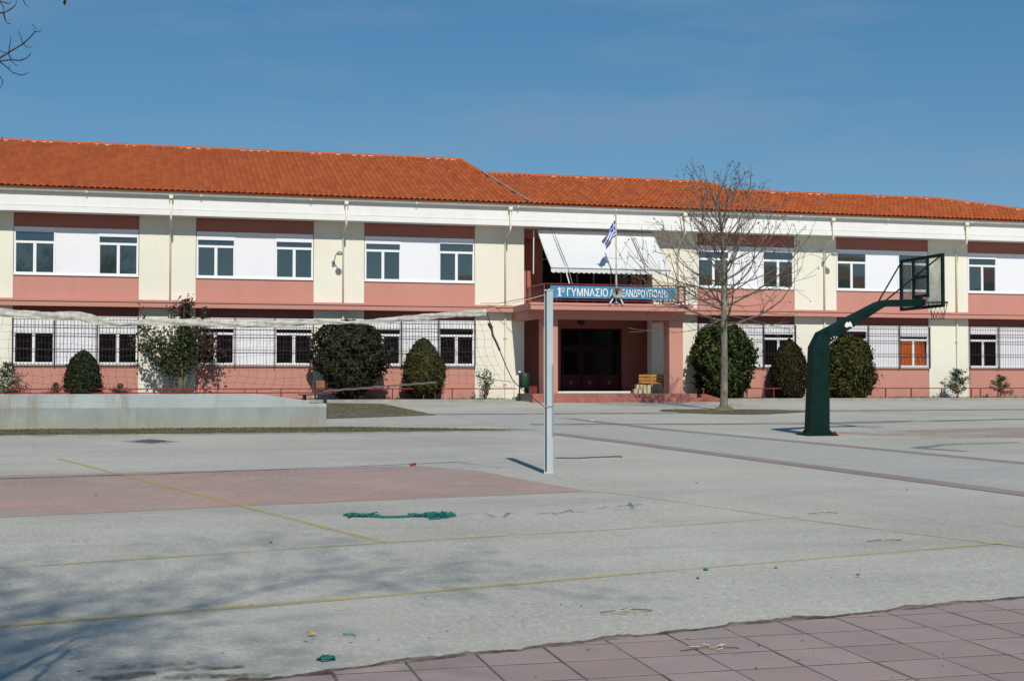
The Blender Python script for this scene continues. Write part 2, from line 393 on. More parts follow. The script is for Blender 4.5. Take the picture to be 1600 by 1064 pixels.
def paver_mat():
    m, n, b, o = newmat('mauve_paver'); p = worldpos(n)
    oi = node(n, 'ShaderNodeObjectInfo')
    col = mix(n, oi.outputs['Random'], (0.305, 0.222, 0.198), (0.37, 0.28, 0.255))
    col = mix(n, remap(n, noise(n, p, 2.2, 6, 0.65), 0.42, 0.72, 0, 0.75), col, (0.245, 0.21, 0.20))
    col = mix(n, remap(n, noise(n, p, 1.1, 5, 0.6), 0.55, 0.75, 0, 0.6), col, (0.39, 0.31, 0.30))
    v = node(n, 'ShaderNodeTexNoise', Scale=140.0, Detail=3.0); n.links.new(p, v.inputs['Vector'])
    col = mix(n, remap(n, v.outputs['Fac'], 0.5, 0.8, 0, 0.4), col, (0.40, 0.34, 0.33))
    n.links.new(col, b.inputs['Base Color']); b.inputs['Roughness'].default_value = 0.8
    bump(n, noise(n, p, 60, 5, 0.7), b, 0.35, 0.004); return m
M['paver'] = paver_mat()
M['joint'] = plain('sandy_joint', (0.125, 0.10, 0.09), 0.95, 0, 0.4, 8)
def soil_mat():
    m, n, b, o = newmat('dry_soil'); p = worldpos(n)
    col = mix(n, remap(n, noise(n, p, 1.3, 6, 0.65), 0.35, 0.7), (0.10, 0.085, 0.045), (0.20, 0.165, 0.10))
    col = mix(n, remap(n, noise(n, p, 5, 5, 0.7), 0.5, 0.7, 0, 0.6), col, (0.10, 0.10, 0.045))
    n.links.new(col, b.inputs['Base Color']); b.inputs['Roughness'].default_value = 0.95
    bump(n, noise(n, p, 18, 5), b, 0.6, 0.03); return m
M['soil'] = soil_mat()
def wall_mat():
    m, n, b, o = newmat('pale_blue_painted_concrete'); p = worldpos(n)
    s = node(n, 'ShaderNodeSeparateXYZ'); n.links.new(p, s.inputs[0]); z = s.outputs['Z']
    zz = math_(n, 'ADD', z, math_(n, 'MULTIPLY', noise(n, p, 0.5, 3), 0.05))
    zz2 = math_(n, 'ADD', z, math_(n, 'MULTIPLY', noise(n, p, 1.1, 6, 0.7), 0.5))
    up_ = mix(n, remap(n, noise(n, p, 1.0, 5), 0.35, 0.7), (0.34, 0.395, 0.40), (0.42, 0.47, 0.47))
    lo_ = mix(n, remap(n, noise(n, p, 0.8, 6, 0.6, (1, 1, 0.7)), 0.32, 0.7), (0.20, 0.235, 0.23), (0.35, 0.38, 0.365))
    col = mix(n, remap(n, zz, 1.065, 1.085), lo_, up_)
    col = mix(n, remap(n, zz2, 0.84, 1.06, 0.85, 0), col, (0.33, 0.30, 0.225))
    col = mix(n, remap(n, noise(n, p, 1.4, 6, 0.7, (1.2, 1, 0.25)), 0.52, 0.68, 0, 0.8), col, (0.25, 0.21, 0.15))
    # shutter-board lines left in the concrete
    w = math_(n, 'PINGPONG', math_(n, 'ADD', z, math_(n, 'MULTIPLY', noise(n, p, 0.3, 2), 0.03)), 0.075)
    ln = math_(n, 'MULTIPLY', remap(n, w, 0.0, 0.010, 1, 0), remap(n, noise(n, p, 1.5, 4), 0.46, 0.6, 0, 0.45))
    col = mix(n, ln, col, (0.2, 0.21, 0.2))
    n.links.new(col, b.inputs['Base Color']); b.inputs['Roughness'].default_value = 0.85
    bump(n, noise(n, p, 14, 6, 0.65), b, 0.3, 0.012); return m
M['lowwall'] = wall_mat()
def post_mat():
    m, n, b, o = newmat('grey_blue_post_paint'); p = worldpos(n)
    col = mix(n, remap(n, noise(n, p, 3, 5, 0.6, (1, 1, 0.3)), 0.35, 0.7), (0.40, 0.46, 0.49), (0.50, 0.555, 0.575))
    col = mix(n, remap(n, noise(n, p, 12, 5, 0.7), 0.64, 0.72, 0, 0.8), col, (0.24, 0.26, 0.27))
    n.links.new(col, b.inputs['Base Color']); b.inputs['Roughness'].default_value = 0.45; return m
M['post'] = post_mat()
M['post_dark'] = plain('post_groove', (0.07, 0.085, 0.095), 0.5)
M['post_sleeve'] = plain('post_sleeve_grey', (0.24, 0.28, 0.31), 0.5)
def acrylic():
    m, n, b, o = newmat('cloudy_acrylic'); p = worldpos(n)
    b.inputs['Base Color'].default_value = (0.42, 0.43, 0.41, 1); b.inputs['Roughness'].default_value = 0.2
    tr = node(n, 'ShaderNodeBsdfTransparent'); tr.inputs[0].default_value = (0.88, 0.9, 0.88, 1); ms = node(n, 'ShaderNodeMixShader')
    n.links.new(remap(n, noise(n, p, 2, 5), 0.3, 0.7, 0.12, 0.5), ms.inputs[0])
    n.links.new(tr.outputs[0], ms.inputs[1]); n.links.new(b.outputs[0], ms.inputs[2]); n.links.new(ms.outputs[0], o.inputs['Surface'])
    return m
M['acrylic'] = acrylic()

# ------------------------------------------------------------------ ground and setting
g = MB(); xs = [-400, 600]; ys = [-400, -2, 55, 900]
g.add([(x, y, gz(y)) for y in ys for x in xs], [(0,1,3,2),(2,3,5,4),(4,5,7,6)])
structure(g.obj('ground', M['yard']))
def sheet(name, pts, mat, lift, sub=1):          # thin sheet lying on the sloping yard
    m = MB(); m.add([(x, y, gz(y) + lift) for x, y in pts], [tuple(range(len(pts)))])
    return structure(m.obj(name, mat))
def strip(mb, pts, w, lift, jag=0.0):
    P = [Vector((x, y)) for x, y in pts]
    Q = []
    for a, b in zip(P, P[1:]):
        k = max(1, int((b - a).length / 0.4)); Q += [a.lerp(b, i / k) for i in range(k)]
    Q.append(P[-1]); vs = []
    for i, p in enumerate(Q):
        t = (Q[min(i + 1, len(Q) - 1)] - Q[max(i - 1, 0)]).normalized(); nrm = Vector((-t.y, t.x))
        for s in (-0.5, 0.5):
            q = p + nrm * (w * s + random.uniform(-jag, jag)); vs.append((q.x, q.y, gz(q.y) + lift))
    mb.add(vs, [(2*i, 2*i+1, 2*i+3, 2*i+2) for i in range(len(Q) - 1)])
# entrance path between two dark bands
a0, a1 = (8.85, 29.7), (11.2, 13.0); b0, b1 = (11.45, 36.8), (14.9, 15.0)
sheet('path', [(8.9, 30.1), (11.15, 13.2), (14.85, 15.2), (11.55, 36.6), (11.3, 39.4), (8.6, 39.4), (8.5, 33.0)], M['path'], 0.004)
s = MB(); strip(s, [a0, (9.43, 26.2), (10.34, 19.4), a1], 0.42, 0.008); strip(s, [b0, (11.95, 31.0), (13.24, 24.8), b1], 0.38, 0.008)
structure(s.obj('path_border', M['band']))
s = MB(); strip(s, [(4.0, 40.2), (10.65, 39.75), (14.7, 39.7), (20, 40.4)], 0.9, 0.008, 0.05); strip(s, [(17, 40.6), (29, 40.9), (44, 41.2)], 0.9, 0.009, 0.05)
strip(s, [(9.5, 33.6), (16.6, 32.94), (24.4, 34.4), (40, 36.0)], 0.7, 0.009, 0.08)
strip(s, [(14.8, 22.6), (14.4, 23.6), (15.4, 24.4), (17.5, 24.8)], 0.25, 0.009, 0.05)
structure(s.obj('asphalt_seam', M['grey_band']))
# court paint
sheet('court_paint', [(-9, 20.1), (1.66, 21.13), (4.14, 21.26), (4.88, 20.25), (5.52, 16.8), (2.47, 16.26), (-1.45, 15.46), (-9, 14.0)], M['red_paint'], 0.004)
sheet('court_paint', [(15.2, 29.0), (21.46, 30.4), (30, 31.5), (28, 27.5), (18.66, 26.29), (16.39, 26.44)], M['red_faint'], 0.004)
s = MB(); strip(s, [(-1.36, 23.96), (0.15, 19.09), (2.16, 12.61)], 0.10, 0.008, 0.004)
structure(s.obj('court_line', M['yellow_line']))
s = MB(); strip(s, [(-4.0, 8.75), (-0.86, 9.29), (1.78, 9.86), (3.73, 10.37)], 0.10, 0.008, 0.004); structure(s.obj('court_line', M['yellow_line']))
s = MB(); strip(s, [(3.73, 10.37), (7.74, 11.3)], 0.09, 0.008, 0.004); strip(s, [(5.52, 16.8), (5.88, 16.3), (6.72, 13.61), (7.81, 11.02), (8.3, 9.9)], 0.07, 0.012, 0.004)
strip(s, [(-4.0, 11.1), (-1.1, 11.79), (2.28, 12.65)], 0.10, 0.008, 0.004); strip(s, [(2.28, 12.65), (4.71, 13.1), (6.9, 13.65)], 0.09, 0.008, 0.004)
strip(s, [G(1555, 816), G(1620, 826)], 0.05, 0.008, 0.004)
structure(s.obj('court_line', M['yellow_faint']))
# scrawled strokes on the asphalt
s = MB()
for st in [[(718,806),(735,802),(757,802),(774,808)],[(787,809),(795,801),(808,802)],[(840,803),(862,801),(868,804)],[(872,802),(892,797),(896,801),(915,799)],[(934,795),(950,792)],[(960,797),(985,796),(992,792)],[(984,785),(990,797)],[(965,791),(1003,788)]]:
    strip(s, [G(*q) for q in st], 0.05, 0.006, 0.01)
structure(s.obj('ground_scrawl', M['mark']))
# damp mossy stain at the near edge
def blob(mb, cx, cy, rx, ry, lift, n=26, jag=0.25):
    ph = [random.uniform(0, 6.28) for _ in range(4)]
    pts = []
    for i in range(n):
        w = 2 * math.pi * i / n; k = 1 + jag * (math.sin(2*w+ph[0])*.5 + math.sin(3*w+ph[1])*.4 + math.sin(5*w+ph[2])*.3 + random.uniform(-.2,.2))
        pts.append((cx + rx*k*math.cos(w), cy + ry*k*math.sin(w)))
    mb.add([(x, y, gz(y) + lift) for x, y in pts], [tuple(range(n))])
s = MB()
for q, rx, ry in (((250,1043),0.20,0.07),((205,1047),0.14,0.05),((320,1049),0.20,0.06),((190,1062),0.18,0.07),((300,1062),0.16,0.06),((375,1062),0.16,0.05)):
    x, y = G(*q); blob(s, x, y, rx, ry, 0.022 + 0.001 * len(s.f))
structure(s.obj('moss_stain', M['moss']))

# pavement of square mauve pavers, parts of the pavement
pave_edge = [(0.2, 7.28), (0.66, 7.45), (1.54, 7.71), (2.97, 8.04), (3.8, 8.26), (4.59, 8.37), (5.71, 8.63), (6.13, 8.68), (9.0, 9.2)]
def edge_y(x):
    for (xa, ya), (xb, yb) in zip(pave_edge, pave_edge[1:]):
        if x <= xb: return ya + (yb - ya) * (x - xa) / (xb - xa)
    return pave_edge[-1][1]
m = MB(); vs = [(x, y, gz(y) + 0.004) for x, y in pave_edge] + [(x, 2.5, gz(2.5) + 0.004) for x, y in reversed(pave_edge)]
m.add(vs, [tuple(range(len(vs)))])
pavement = structure(m.obj('pavement', M['joint']))
PW, PD = 0.43, 0.415
tm = MB(); w2, d2, t2, c2 = PW/2 - 0.008, PD/2 - 0.013, 0.005, 0.0012
tm.add([(-w2,-d2,-.01),(w2,-d2,-.01),(w2,d2,-.01),(-w2,d2,-.01),(-w2,-d2,t2-c2),(w2,-d2,t2-c2),(w2,d2,t2-c2),(-w2,d2,t2-c2),
        (-w2+c2,-d2+c2,t2),(w2-c2,-d2+c2,t2),(w2-c2,d2-c2,t2),(-w2+c2,d2-c2,t2)],
       [(0,1,5,4),(1,2,6,5),(2,3,7,6),(3,0,4,7),(4,5,9,8),(5,6,10,9),(6,7,11,10),(7,4,8,11),(8,9,10,11)])
pm = tm.mesh('paver', M['paver'])
first = None
for j in range(10):
    y = 6.02 + j * PD
    for i in range(24):
        x = -0.5 + i * PW + random.uniform(-.004, .004)
        if y - PD/2 > edge_y(x) - 0.02 or x < 0.3: continue
        o = bpy.data.objects.new('paver', pm); COL.objects.link(o); o.parent = pavement
        o.location = (x + random.uniform(-.003, .003), y + random.uniform(-.003, .003), gz(y) + 0.0006 + random.uniform(-.0006, .0010))
        o.rotation_euler = (math.atan(SLOPE) + random.gauss(0, .0012), random.gauss(0, .0012), random.gauss(0, .006))
# crumbled asphalt lip that overlaps the pavers
m = MB(); n = 260; rows = [[], [], [], []]
for i in range(n + 1):
    x = -0.6 + 9.4 * i / n; y = edge_y(x) if x > 0.2 else 7.28 + (x - 0.2) * 0.3
    j1 = 0.025 * math.sin(x * 5.1) + 0.02 * math.sin(x * 13.7 + 1) + random.uniform(-.014, .014)
    m_y = y + j1
    rows[0].append((x, m_y, gz(m_y) + 0.003)); rows[1].append((x, m_y + 0.012 + random.uniform(0, .012), gz(m_y) + 0.018 + random.uniform(-.004, .002)))
    rows[2].append((x, y + 0.5, gz(y + .5) + 0.014)); rows[3].append((x, y + 1.3, gz(y + 1.3) + 0.0015))
k = n + 1
m.add(rows[0] + rows[1] + rows[2] + rows[3], [(r*k+i, r*k+i+1, (r+1)*k+i+1, (r+1)*k+i) for r in range(1, 3) for i in range(n)])
m.add(rows[0] + rows[1], [(i, i+1, k+i+1, k+i) for i in range(n)], 1)
structure(m.obj('asphalt_edge', [M['yard'], M['joint']]))
# dirt line along the lip
m = MB(); strip(m, [(x, edge_y(x) - 0.015) for x in np.linspace(0.3, 8.8, 40)], 0.045, 0.014, 0.012)
structure(m.obj('dirt_line', M['moss']))
# pale kerb in the near corner of the pavement
m = MB(); m.prism([(4.2, 6.0), (5.2, 6.42), (5.2, 6.28), (4.2, 5.86)], gz(6.2) - .02, gz(6.2) + 0.045, 'z')
structure(m.obj('kerb', M['yard'], bevel=0.008))

# ------------------------------------------------------------------ grass, soil
def scatter_grass(name, polys, n, h=(0.03, 0.09), mat='grass', lift=0.0):
    vs = []; 
    tot = []
    for poly in polys:
        P = np.array(poly); x0, y0 = P.min(0); x1, y1 = P.max(0); cnt = 0
        while cnt < n // len(polys):
            q = RNG.uniform((x0, y0), (x1, y1), (4000, 2)); ins = np.zeros(4000, bool); j = len(P) - 1
            for i in range(len(P)):
                c = ((P[i,1] > q[:,1]) != (P[j,1] > q[:,1])) & (q[:,0] < (P[j,0]-P[i,0])*(q[:,1]-P[i,1])/(P[j,1]-P[i,1]+1e-12)+P[i,0])
                ins ^= c; j = i
            q = q[ins][: n // len(polys) - cnt]; tot.append(q); cnt += len(q)
    q = np.concatenate(tot); N = len(q)
    dens = np.sin(q[:,0]*2.3+np.sin(q[:,1]*1.7))*np.sin(q[:,1]*3.1+q[:,0]*.6)
    q = q[RNG.random(N) < 0.65 + 0.35 * dens]; N = len(q)
    z = SLOPE * (np.clip(q[:,1], -2, 55) - 6) + lift
    hh = RNG.uniform(h[0], h[1], N); an = RNG.uniform(0, 6.28, N); w = RNG.uniform(.008, .022, N); ln = RNG.uniform(-.5, .5, (N, 2)) * hh[:, None] * 1.4
    dx = np.cos(an) * w; dy = np.sin(an) * w
    a = np.stack([q[:,0]-dx, q[:,1]-dy, z-.01], 1); b = np.stack([q[:,0]+dx, q[:,1]+dy, z-.01], 1)
    c = np.stack([q[:,0]+ln[:,0], q[:,1]+ln[:,1], z+hh], 1)
    V = np.stack([a, b, c], 1).reshape(-1, 3); F = np.arange(N * 3).reshape(-1, 3)
    o = np_mesh(name, V, F, M[mat]); o['kind'] = 'stuff'; o['label'] = 'short dry grass growing on bare soil'; return o
strip_poly = [(-14, 33.3), (-14, 30.35), (-2.87, 30.46), (4.02, 30.51), (7.62, 30.6), (8.85, 31.1), (8.0, 31.7), (4.6, 33.2)]
tri_poly = [(4.4, 51.0), (8.3, 48.8), (8.25, 39.3), (4.6, 37.3), (-14, 37.3), (-14, 51.0)]
structure(sheet('soil', strip_poly, M['soil'], 0.006)); structure(sheet('soil', tri_poly, M['soil'], 0.006))
pit = []
for i in range(30):
    w = 2 * math.pi * i / 30; k = 1 + .12 * math.sin(3 * w + 1) + random.uniform(-.06, .06)
    pit.append((18.2 + 2.3 * k * math.cos(w), 40.6 + 1.9 * k * math.sin(w)))
sheet('soil', pit, M['soil'], 0.014)
bedL = [(-14, 52.3), (-14, 50.7), (13.6, 50.7), (13.6, 52.3)]; bedR = [(21.2, 52.3), (21.2, 50.7), (44, 50.7), (44, 52.3)]
m = MB()
for b_ in (bedL, bedR): m.prism(b_, 0.9, 1.0, 'z')
structure(m.obj('soil', M['soil']))
scatter_grass('grass', [strip_poly, strip_poly, strip_poly, [(p[0], p[1]) for p in tri_poly[:4]] + [(4.5, 44)], pit], 60000, (0.008, 0.035))
scatter_grass('grass', [bedL, bedR], 16000, (0.03, 0.10), lift=0.05)
m = MB()
m.box(-14, 13.7, 50.56, 50.7, 0.8, 1.03); m.box(21.2, 44, 50.56, 50.7, 0.8, 1.03)
structure(m.obj('kerb', plain('grey_kerb', (0.30, 0.29, 0.26), 0.9, 0, 0.25, 2), bevel=0.01))
m = MB(); pts = [(-14, 30.3), (-2.87, 30.42), (4.02, 30.47), (7.62, 30.56), (8.9, 31.06)]
for (xa, ya), (xb, yb) in zip(pts, pts[1:]): m.prism([(xa, ya), (xb, yb), (xb, yb - .12), (xa, ya - .12)], gz(ya) - .05, gz(ya) + .03, 'z')
structure(m.obj('kerb', plain('worn_kerb', (0.25, 0.245, 0.225), 0.9, 0, 0.3, 2)))

# ------------------------------------------------------------------ the school building
YF = 52.2; ZG = 0.9
school = thing('school_building', 'long two-storey cream and pink school with orange tiled roof', 'building', (17, YF, ZG))
W = 4.36
BAYS = [-10.84, -4.54, 1.85, 8.13, 21.81, 28.09, 34.37]
cuts = [-14]
for b_ in BAYS[:4]: cuts += [b_, b_ + W]
cuts += [14.48, 19.83]
for b_ in BAYS[4:]: cuts += [b_, b_ + W]
cuts += [43.0]
for i in range(0, len(cuts), 2):
    MB().box(cuts[i], cuts[i+1], YF, YF + 0.5, ZG - .1, 7.76).obj('wall_section', M['cream'], school)
# plinth-dark base strip and the rear shell
sh = MB(); sh.box(-14, 43, YF + .95 + .6, YF + 12, ZG - .1, 8.4)
for b_ in BAYS: sh.box(b_ - .05, b_ + W + .05, YF + .3, YF + 1.6, ZG - .1, 7.7)
sh.obj('rear_wall', M['maroon_shade'], school)
drops_up = {0:(0,.1),1:(0.02,.14),2:(.16,.16),3:(.14,.06),4:(.10,.05),5:(.03,.0),6:(.1,.0)}
drops_lo = {0:(.3,.3),1:(.42,.42),2:(.26,.26),3:(.22,.16),4:(.2,.25),5:(.1,.30),6:(.16,.2)}
def window(x0, x1, z0, z1, drop, gmat, curtain=False):
    f = MB(); y0, y1 = YF + .015, YF + .085; t = .055
    f.box(x0, x0 + t, y0, y1, z0, z1); f.box(x1 - t, x1, y0, y1, z0, z1)
    f.box(x0 + t, x1 - t, y0, y1, z0, z0 + .06); f.box(x0 + t, x1 - t, y0, y1, z1 - .05, z1)
    zt = z0 + 1.10; f.box(x0 + t, x1 - t, y0 + .004, y1, zt, zt + .085); xm = (x0 + x1) / 2
    f.box(xm - .035, xm + .035, y0 + .006, y1, z0 + .06, zt)
    # inner sash edges
    for a, b_ in ((x0 + t, xm - .035), (xm + .035, x1 - t)):
        f.box(a, a + .018, y0 + .02, y1, z0 + .06, zt); f.box(b_ - .018, b_, y0 + .02, y1, z0 + .06, zt)
    w = f.obj('window', M['alu'], school)
    for a, b_, c, d in ((x0 + t, xm - .035, z0 + .06, zt), (xm + .035, x1 - t, z0 + .06, zt), (x0 + t, x1 - t, zt + .085, z1 - .05)):
        p = MB(); tl = random.gauss(0, .004); tz = random.gauss(0, .004)
        yy = y1 - .02
        p.add([(a, yy, c), (b_, yy + tl, c), (b_, yy + tl + tz, d), (a, yy + tz, d), (a, yy + .015, c), (b_, yy + tl + .015, c), (b_, yy + tl + tz + .015, d), (a, yy + tz + .015, d)],
              [(0,1,2,3),(7,6,5,4),(0,4,5,1),(1,5,6,2),(2,6,7,3),(3,7,4,0)])
        p.obj('pane', gmat, w)
    if drop > 0.01: MB().box(x0 + t * .6, x1 - t * .6, y0 - .006, y0 + .02, z1 - .02 - drop, z1 - .012).obj('shutter', M['shutter'], w)
    if curtain:
        c = MB(); n = 44
        for a, b_ in ((x0 + t + .02, xm - .04), (xm + .04, x1 - t - .1)):
            v = []
            for i in range(n + 1):
                x = a + (b_ - a) * i / n; y = y1 - .03 + .008 * math.sin(i * 1.3) + .004 * math.sin(i * .5)
                sk = 0.06 * (i / n) if a > xm else 0
                v += [(x + sk, y, z0 + .07), (x, y, zt)]
            c.add(v, [(2*i, 2*i+2, 2*i+3, 2*i+1) for i in range(n)])
        o = c.obj('curtain', M['curtain'], w); o['label'] = 'orange curtain'
    return w
for bi, b_ in enumerate(BAYS):
    x0, x1 = b_, b_ + W; xa, xb = x0 + 1.44, x1 - 1.45
    MB().box(x0, x1, YF + .045, YF + .4, 4.62, 5.53).obj('spandrel', M['pink'], school)
    MB().box(x0, x1, YF + .045, YF + .4, ZG, 2.28).obj('spandrel', M['pink'], school)
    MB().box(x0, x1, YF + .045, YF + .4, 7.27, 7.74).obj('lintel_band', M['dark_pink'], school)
    MB().box(x0, x1, YF + .075, YF + .4, 4.05, 4.42).obj('lintel_band', M['maroon_shade'], school)  # deep shade under the ledge is painted in by this darker colour
    for z0, z1, dr, gm in ((5.57, 7.13, drops_up[bi], M['glass']), (2.33, 3.93, drops_lo[bi], M['glass_low'])):
        MB().box(x0 + .01, x1 - .01, YF - .012, YF + .3, z0 - .05, z0).obj('window_sill', M['alu'], school)
        for k, (a, c) in enumerate(((x0 + .02, xa), (xb, x1 - .02))):
            window(a, c, z0, z1, dr[k], gm, z0 < 3 and bi == 5 and k == 1)
        MB().box(xa + .004, xb - .004, YF + .03, YF + .2, z0, z1 + .06).obj('shutter_panel', M['shutter'], school)
        bx = MB()
        for a, c in ((x0 + .02, xa), (xa + .006, xb - .006), (xb, x1 - .02)): bx.box(a + .003, c - .003, YF + .022, YF + .2, z1 + .003 + (.06 if a == xa + .006 else 0), z1 + .13)
        bx.obj('shutter_box', M['alu'], school)
    # iron grille before the ground-floor windows
    gr = MB(); yb = YF - .10; z0, z1 = 2.30, 4.03
    n = 35
    for i in range(n + 1):
        x = x0 + .03 + (W - .06) * i / n; gr.box(x - .0048, x + .0048, yb - .006, yb + .006, z0, z1)
    for z in (2.31, 2.86, 3.42, 3.72, 4.02): gr.box(x0 + .02, x1 - .02, yb + .007, yb + .021, z - .011, z + .011)
    for x in (x0 + .015, xa, xb, x1 - .015): gr.box(x - .02, x + .02, yb - .012, yb + .024, z0 - .03, z1 + .02)
    for x in (x0 + .015, xa, xb, x1 - .015): gr.box(x - .012, x + .012, yb + .025, YF + .05, z0, z0 + .024); gr.box(x - .012, x + .012, yb + .025, YF + .08, z1 - .02, z1 + .004)
    gr.obj('window_grille', M['bars'], school)
# ledge between the floors
prof = [(YF + .05, 4.40), (YF - .38, 4.40), (YF - .38, 4.56), (YF - .42, 4.58), (YF - .42, 4.66), (YF + .05, 4.69)]
MB().prism(prof, -14, 13.93, 'x').obj('ledge', M['pink'], school); MB().prism(prof, 20.42, 43, 'x').obj('ledge', M['pink'], school)
# cornice: soffit board, lower lip, fascia
MB().box(-14, 43.2, YF - .70, YF + .5, 7.76, 7.86).obj('soffit', M['white'], school)
MB().box(-14, 43.3, YF - .78, YF - .70, 7.74, 7.94).obj('cornice_lip', M['white'], school)
MB().box(-14, 43.25, YF - .74, YF - .60, 7.955, 8.46).obj('fascia', M['white'], school)
MB().box(-14, 43.2, YF - .60, YF + .5, 7.87, 8.42).obj('eave_core', M['maroon_shade'], school)
# gutter
def gutter_seg(x0, x1):
    n = 8; pr = [(YF - .86 - .085 * math.cos(math.pi * i / n), 8.53 - .10 * math.sin(math.pi * i / n)) for i in range(n + 1)]
    pr = [(YF - .86 - .098, 8.55), (YF - .86 - .098, 8.53)] + pr + [(YF - .86 + .095, 8.53), (YF - .86 + .095, 8.55)]
    return MB().prism(pr, x0, x1, 'x')
x = -14.0
while x < 43:
    gutter_seg(x, min(x + 3.98, 43.3)).obj('gutter', M['gutter'], school)
    x += 4.0
    if x < 43: MB().box(x - .03, x + .01, YF - .962, YF - .758, 8.425, 8.535).obj('gutter_joint', M['gutter'], school)
for x in (-5.5, 0.93, 7.32, 13.7, 20.95, 27.51, 33.78):
    d = MB(); d.box(x - .075, x + .075, YF - .93, YF - .78, 8.30, 8.44)
    d.tube([(x, YF - .86, 8.32), (x, YF - .86, 7.62), (x, YF - .82, 7.54), (x, YF - .12, 7.36), (x, YF - .055, 7.26), (x, YF - .055, 4.68)], .038, 8)
    d.obj('downpipe', M['pipe'], school, smooth=True)
    e = MB(); e.tube([(x, YF - .055, 4.39), (x, YF - .055, 1.05)], .036, 8)
    for z in (1.6, 3.4): e.box(x - .06, x + .06, YF - .12, YF, z, z + .03)
    e.obj('downpipe', M['pipe'], school)

# roof
PIT = 0.387; YE = 51.18; ZE = 8.58
def zr(y): return ZE + PIT * (y - YE)
R1, R2, R3 = 58.3, 55.85, 54.48         # ridge lines of the three blocks
V0 = ((13.28, R1), (14.45, YE)); V1 = ((23.85, R2), (24.9, YE)); HIP = ((34.45, R3), (41.6, YE))
def xline(l, y): return l[0][0] + (l[1][0] - l[0][0]) * (y - l[0][1]) / (l[1][1] - l[0][1])
def roof_top(x, y):
    if x > xline(HIP, y): return False
    if y > R3 and x > xline(V1, y): return False
    if y > R2 and x > xline(V0, y): return False
    return y < R1
cw, rl = 0.215, 0.36
prof = np.array([(0, .0), (.028, .0), (.045, .030), (.108, .049), (.170, .030), (.187, .0), (.215, .0)])
cols = np.arange(-14.2, 42, cw); nrow = int((R1 - YE) / rl * 1.0) + 1
V = []; F = []; k = 0
slope_n = Vector((0, -PIT, 1)).normalized()
for cx in cols:
    for r_ in range(nrow):
        y0 = YE + r_ * rl; 
        if not roof_top(cx + .1, y0 + .12): continue
        jl = random.uniform(0, .012); jx = random.uniform(-.005, .005); y1 = y0 + rl + .05
        for (yy, up_) in ((y0, .020 + jl * .7), (y1, 0.002 + jl * .3)):
            for px_, pz in prof:
                V.append((cx + px_ + jx, yy - .0, zr(yy) + pz * 1.07 + up_))
        F += [(k+i, k+i+1, k+8+i, k+7+i) for i in range(6)]
        k += 14
o = np_mesh('roof_tiles', np.array(V), np.array(F), M['tile'], school, kind='stuff')
# underlay, back slopes, gable infills
u = MB()
def quad(mb, pts): mb.add(pts, [tuple(range(len(pts)))])
dz = -.02
quad(u, [(-14.2, YE, zr(YE)+dz), (14.45, YE, zr(YE)+dz), (13.28, R1, zr(R1)+dz), (-14.2, R1, zr(R1)+dz)])
quad(u, [(14.45, YE, zr(YE)+dz), (24.9, YE, zr(YE)+dz), (23.85, R2, zr(R2)+dz), (13.7, R2, zr(R2)+dz)])
quad(u, [(24.9, YE, zr(YE)+dz), (41.6, YE, zr(YE)+dz), (34.45, R3, zr(R3)+dz), (24.4, R3, zr(R3)+dz)])
for xa, xb, rr in ((-14.2, 13.28, R1), (13.28, 23.85, R2), (23.85, 34.45, R3)):
    quad(u, [(xa, rr, zr(rr)+dz), (xb, rr, zr(rr)+dz), (xb + (7 if rr == R3 else 0), 2*rr - YE, ZE+dz), (xa, 2*rr - YE, ZE+dz)])
quad(u, [(34.45, R3, zr(R3)+dz), (41.6, YE, ZE+dz), (41.45, 2*R3 - YE, ZE+dz)])
quad(u, [(13.28, R1, zr(R1)+dz), (13.7, R2, zr(R2)+dz), (13.3, 2*R1 - YE, ZE+dz)])
quad(u, [(23.85, R2, zr(R2)+dz), (24.3, R3, zr(R3)+dz), (23.9, 2*R2 - YE, ZE+dz)])
u.obj('roof', M['tile'], school)
# ridge and verge tiles on pale mortar beds
def barrel(name):
    mb = MB(); n = 6; L_ = .40
    vs = []
    for yy, rr in ((0, .115), (L_, .10)):
        for i in range(n + 1):
            w = math.pi * i / n; vs.append((yy, rr * math.cos(w), rr * math.sin(w) * .95 - .01))
    mb.add(vs, [(i, i+1, n+2+i, n+1+i) for i in range(n)] + [tuple(range(n, -1, -1)), tuple(range(n+1, 2*n+2))])
    return mb.mesh(name, M['tile'])
rt = barrel('ridge_tile')
mort = MB()
def ridge(p, q):
    p, q = Vector(p), Vector(q); d = q - p; n = int(d.length / .36); t = d.normalized()
    x = t; y = Vector((0, 0, 1)).cross(x).normalized(); z = x.cross(y)
    for i in range(n):
        o = bpy.data.objects.new('ridge_tile', rt); COL.objects.link(o)
        pos = p + t * (i * .36 + random.uniform(-.01, .01)) + Vector((0, 0, random.uniform(-.035, -.02)))
        m4 = Matrix((( x.x, y.x, z.x, pos.x), (x.y, y.y, z.y, pos.y), (x.z, y.z, z.z, pos.z), (0,0,0,1)))
        o.parent = school; o.matrix_parent_inverse = root_matrix(school).inverted(); o.matrix_basis = m4
        if random.random() < .5:
            for s_ in (-.10,):
                a = pos + y * s_ * 1.0 + z * .0
                mort.bar(a + t * random.uniform(0, .12) - Vector((0, .02, .02)), a + t * random.uniform(.10, .26) - Vector((0, .02, .02)), .05, .04)
ridge((-14.2, R1, zr(R1) + .05), (13.3, R1, zr(R1) + .05)); ridge((13.7, R2, zr(R2) + .05), (23.9, R2, zr(R2) + .05)); ridge((24.3, R3, zr(R3) + .05), (34.45, R3, zr(R3) + .05))
ridge((34.45, R3, zr(R3) + .05), (41.6, YE + .05, ZE + .07))
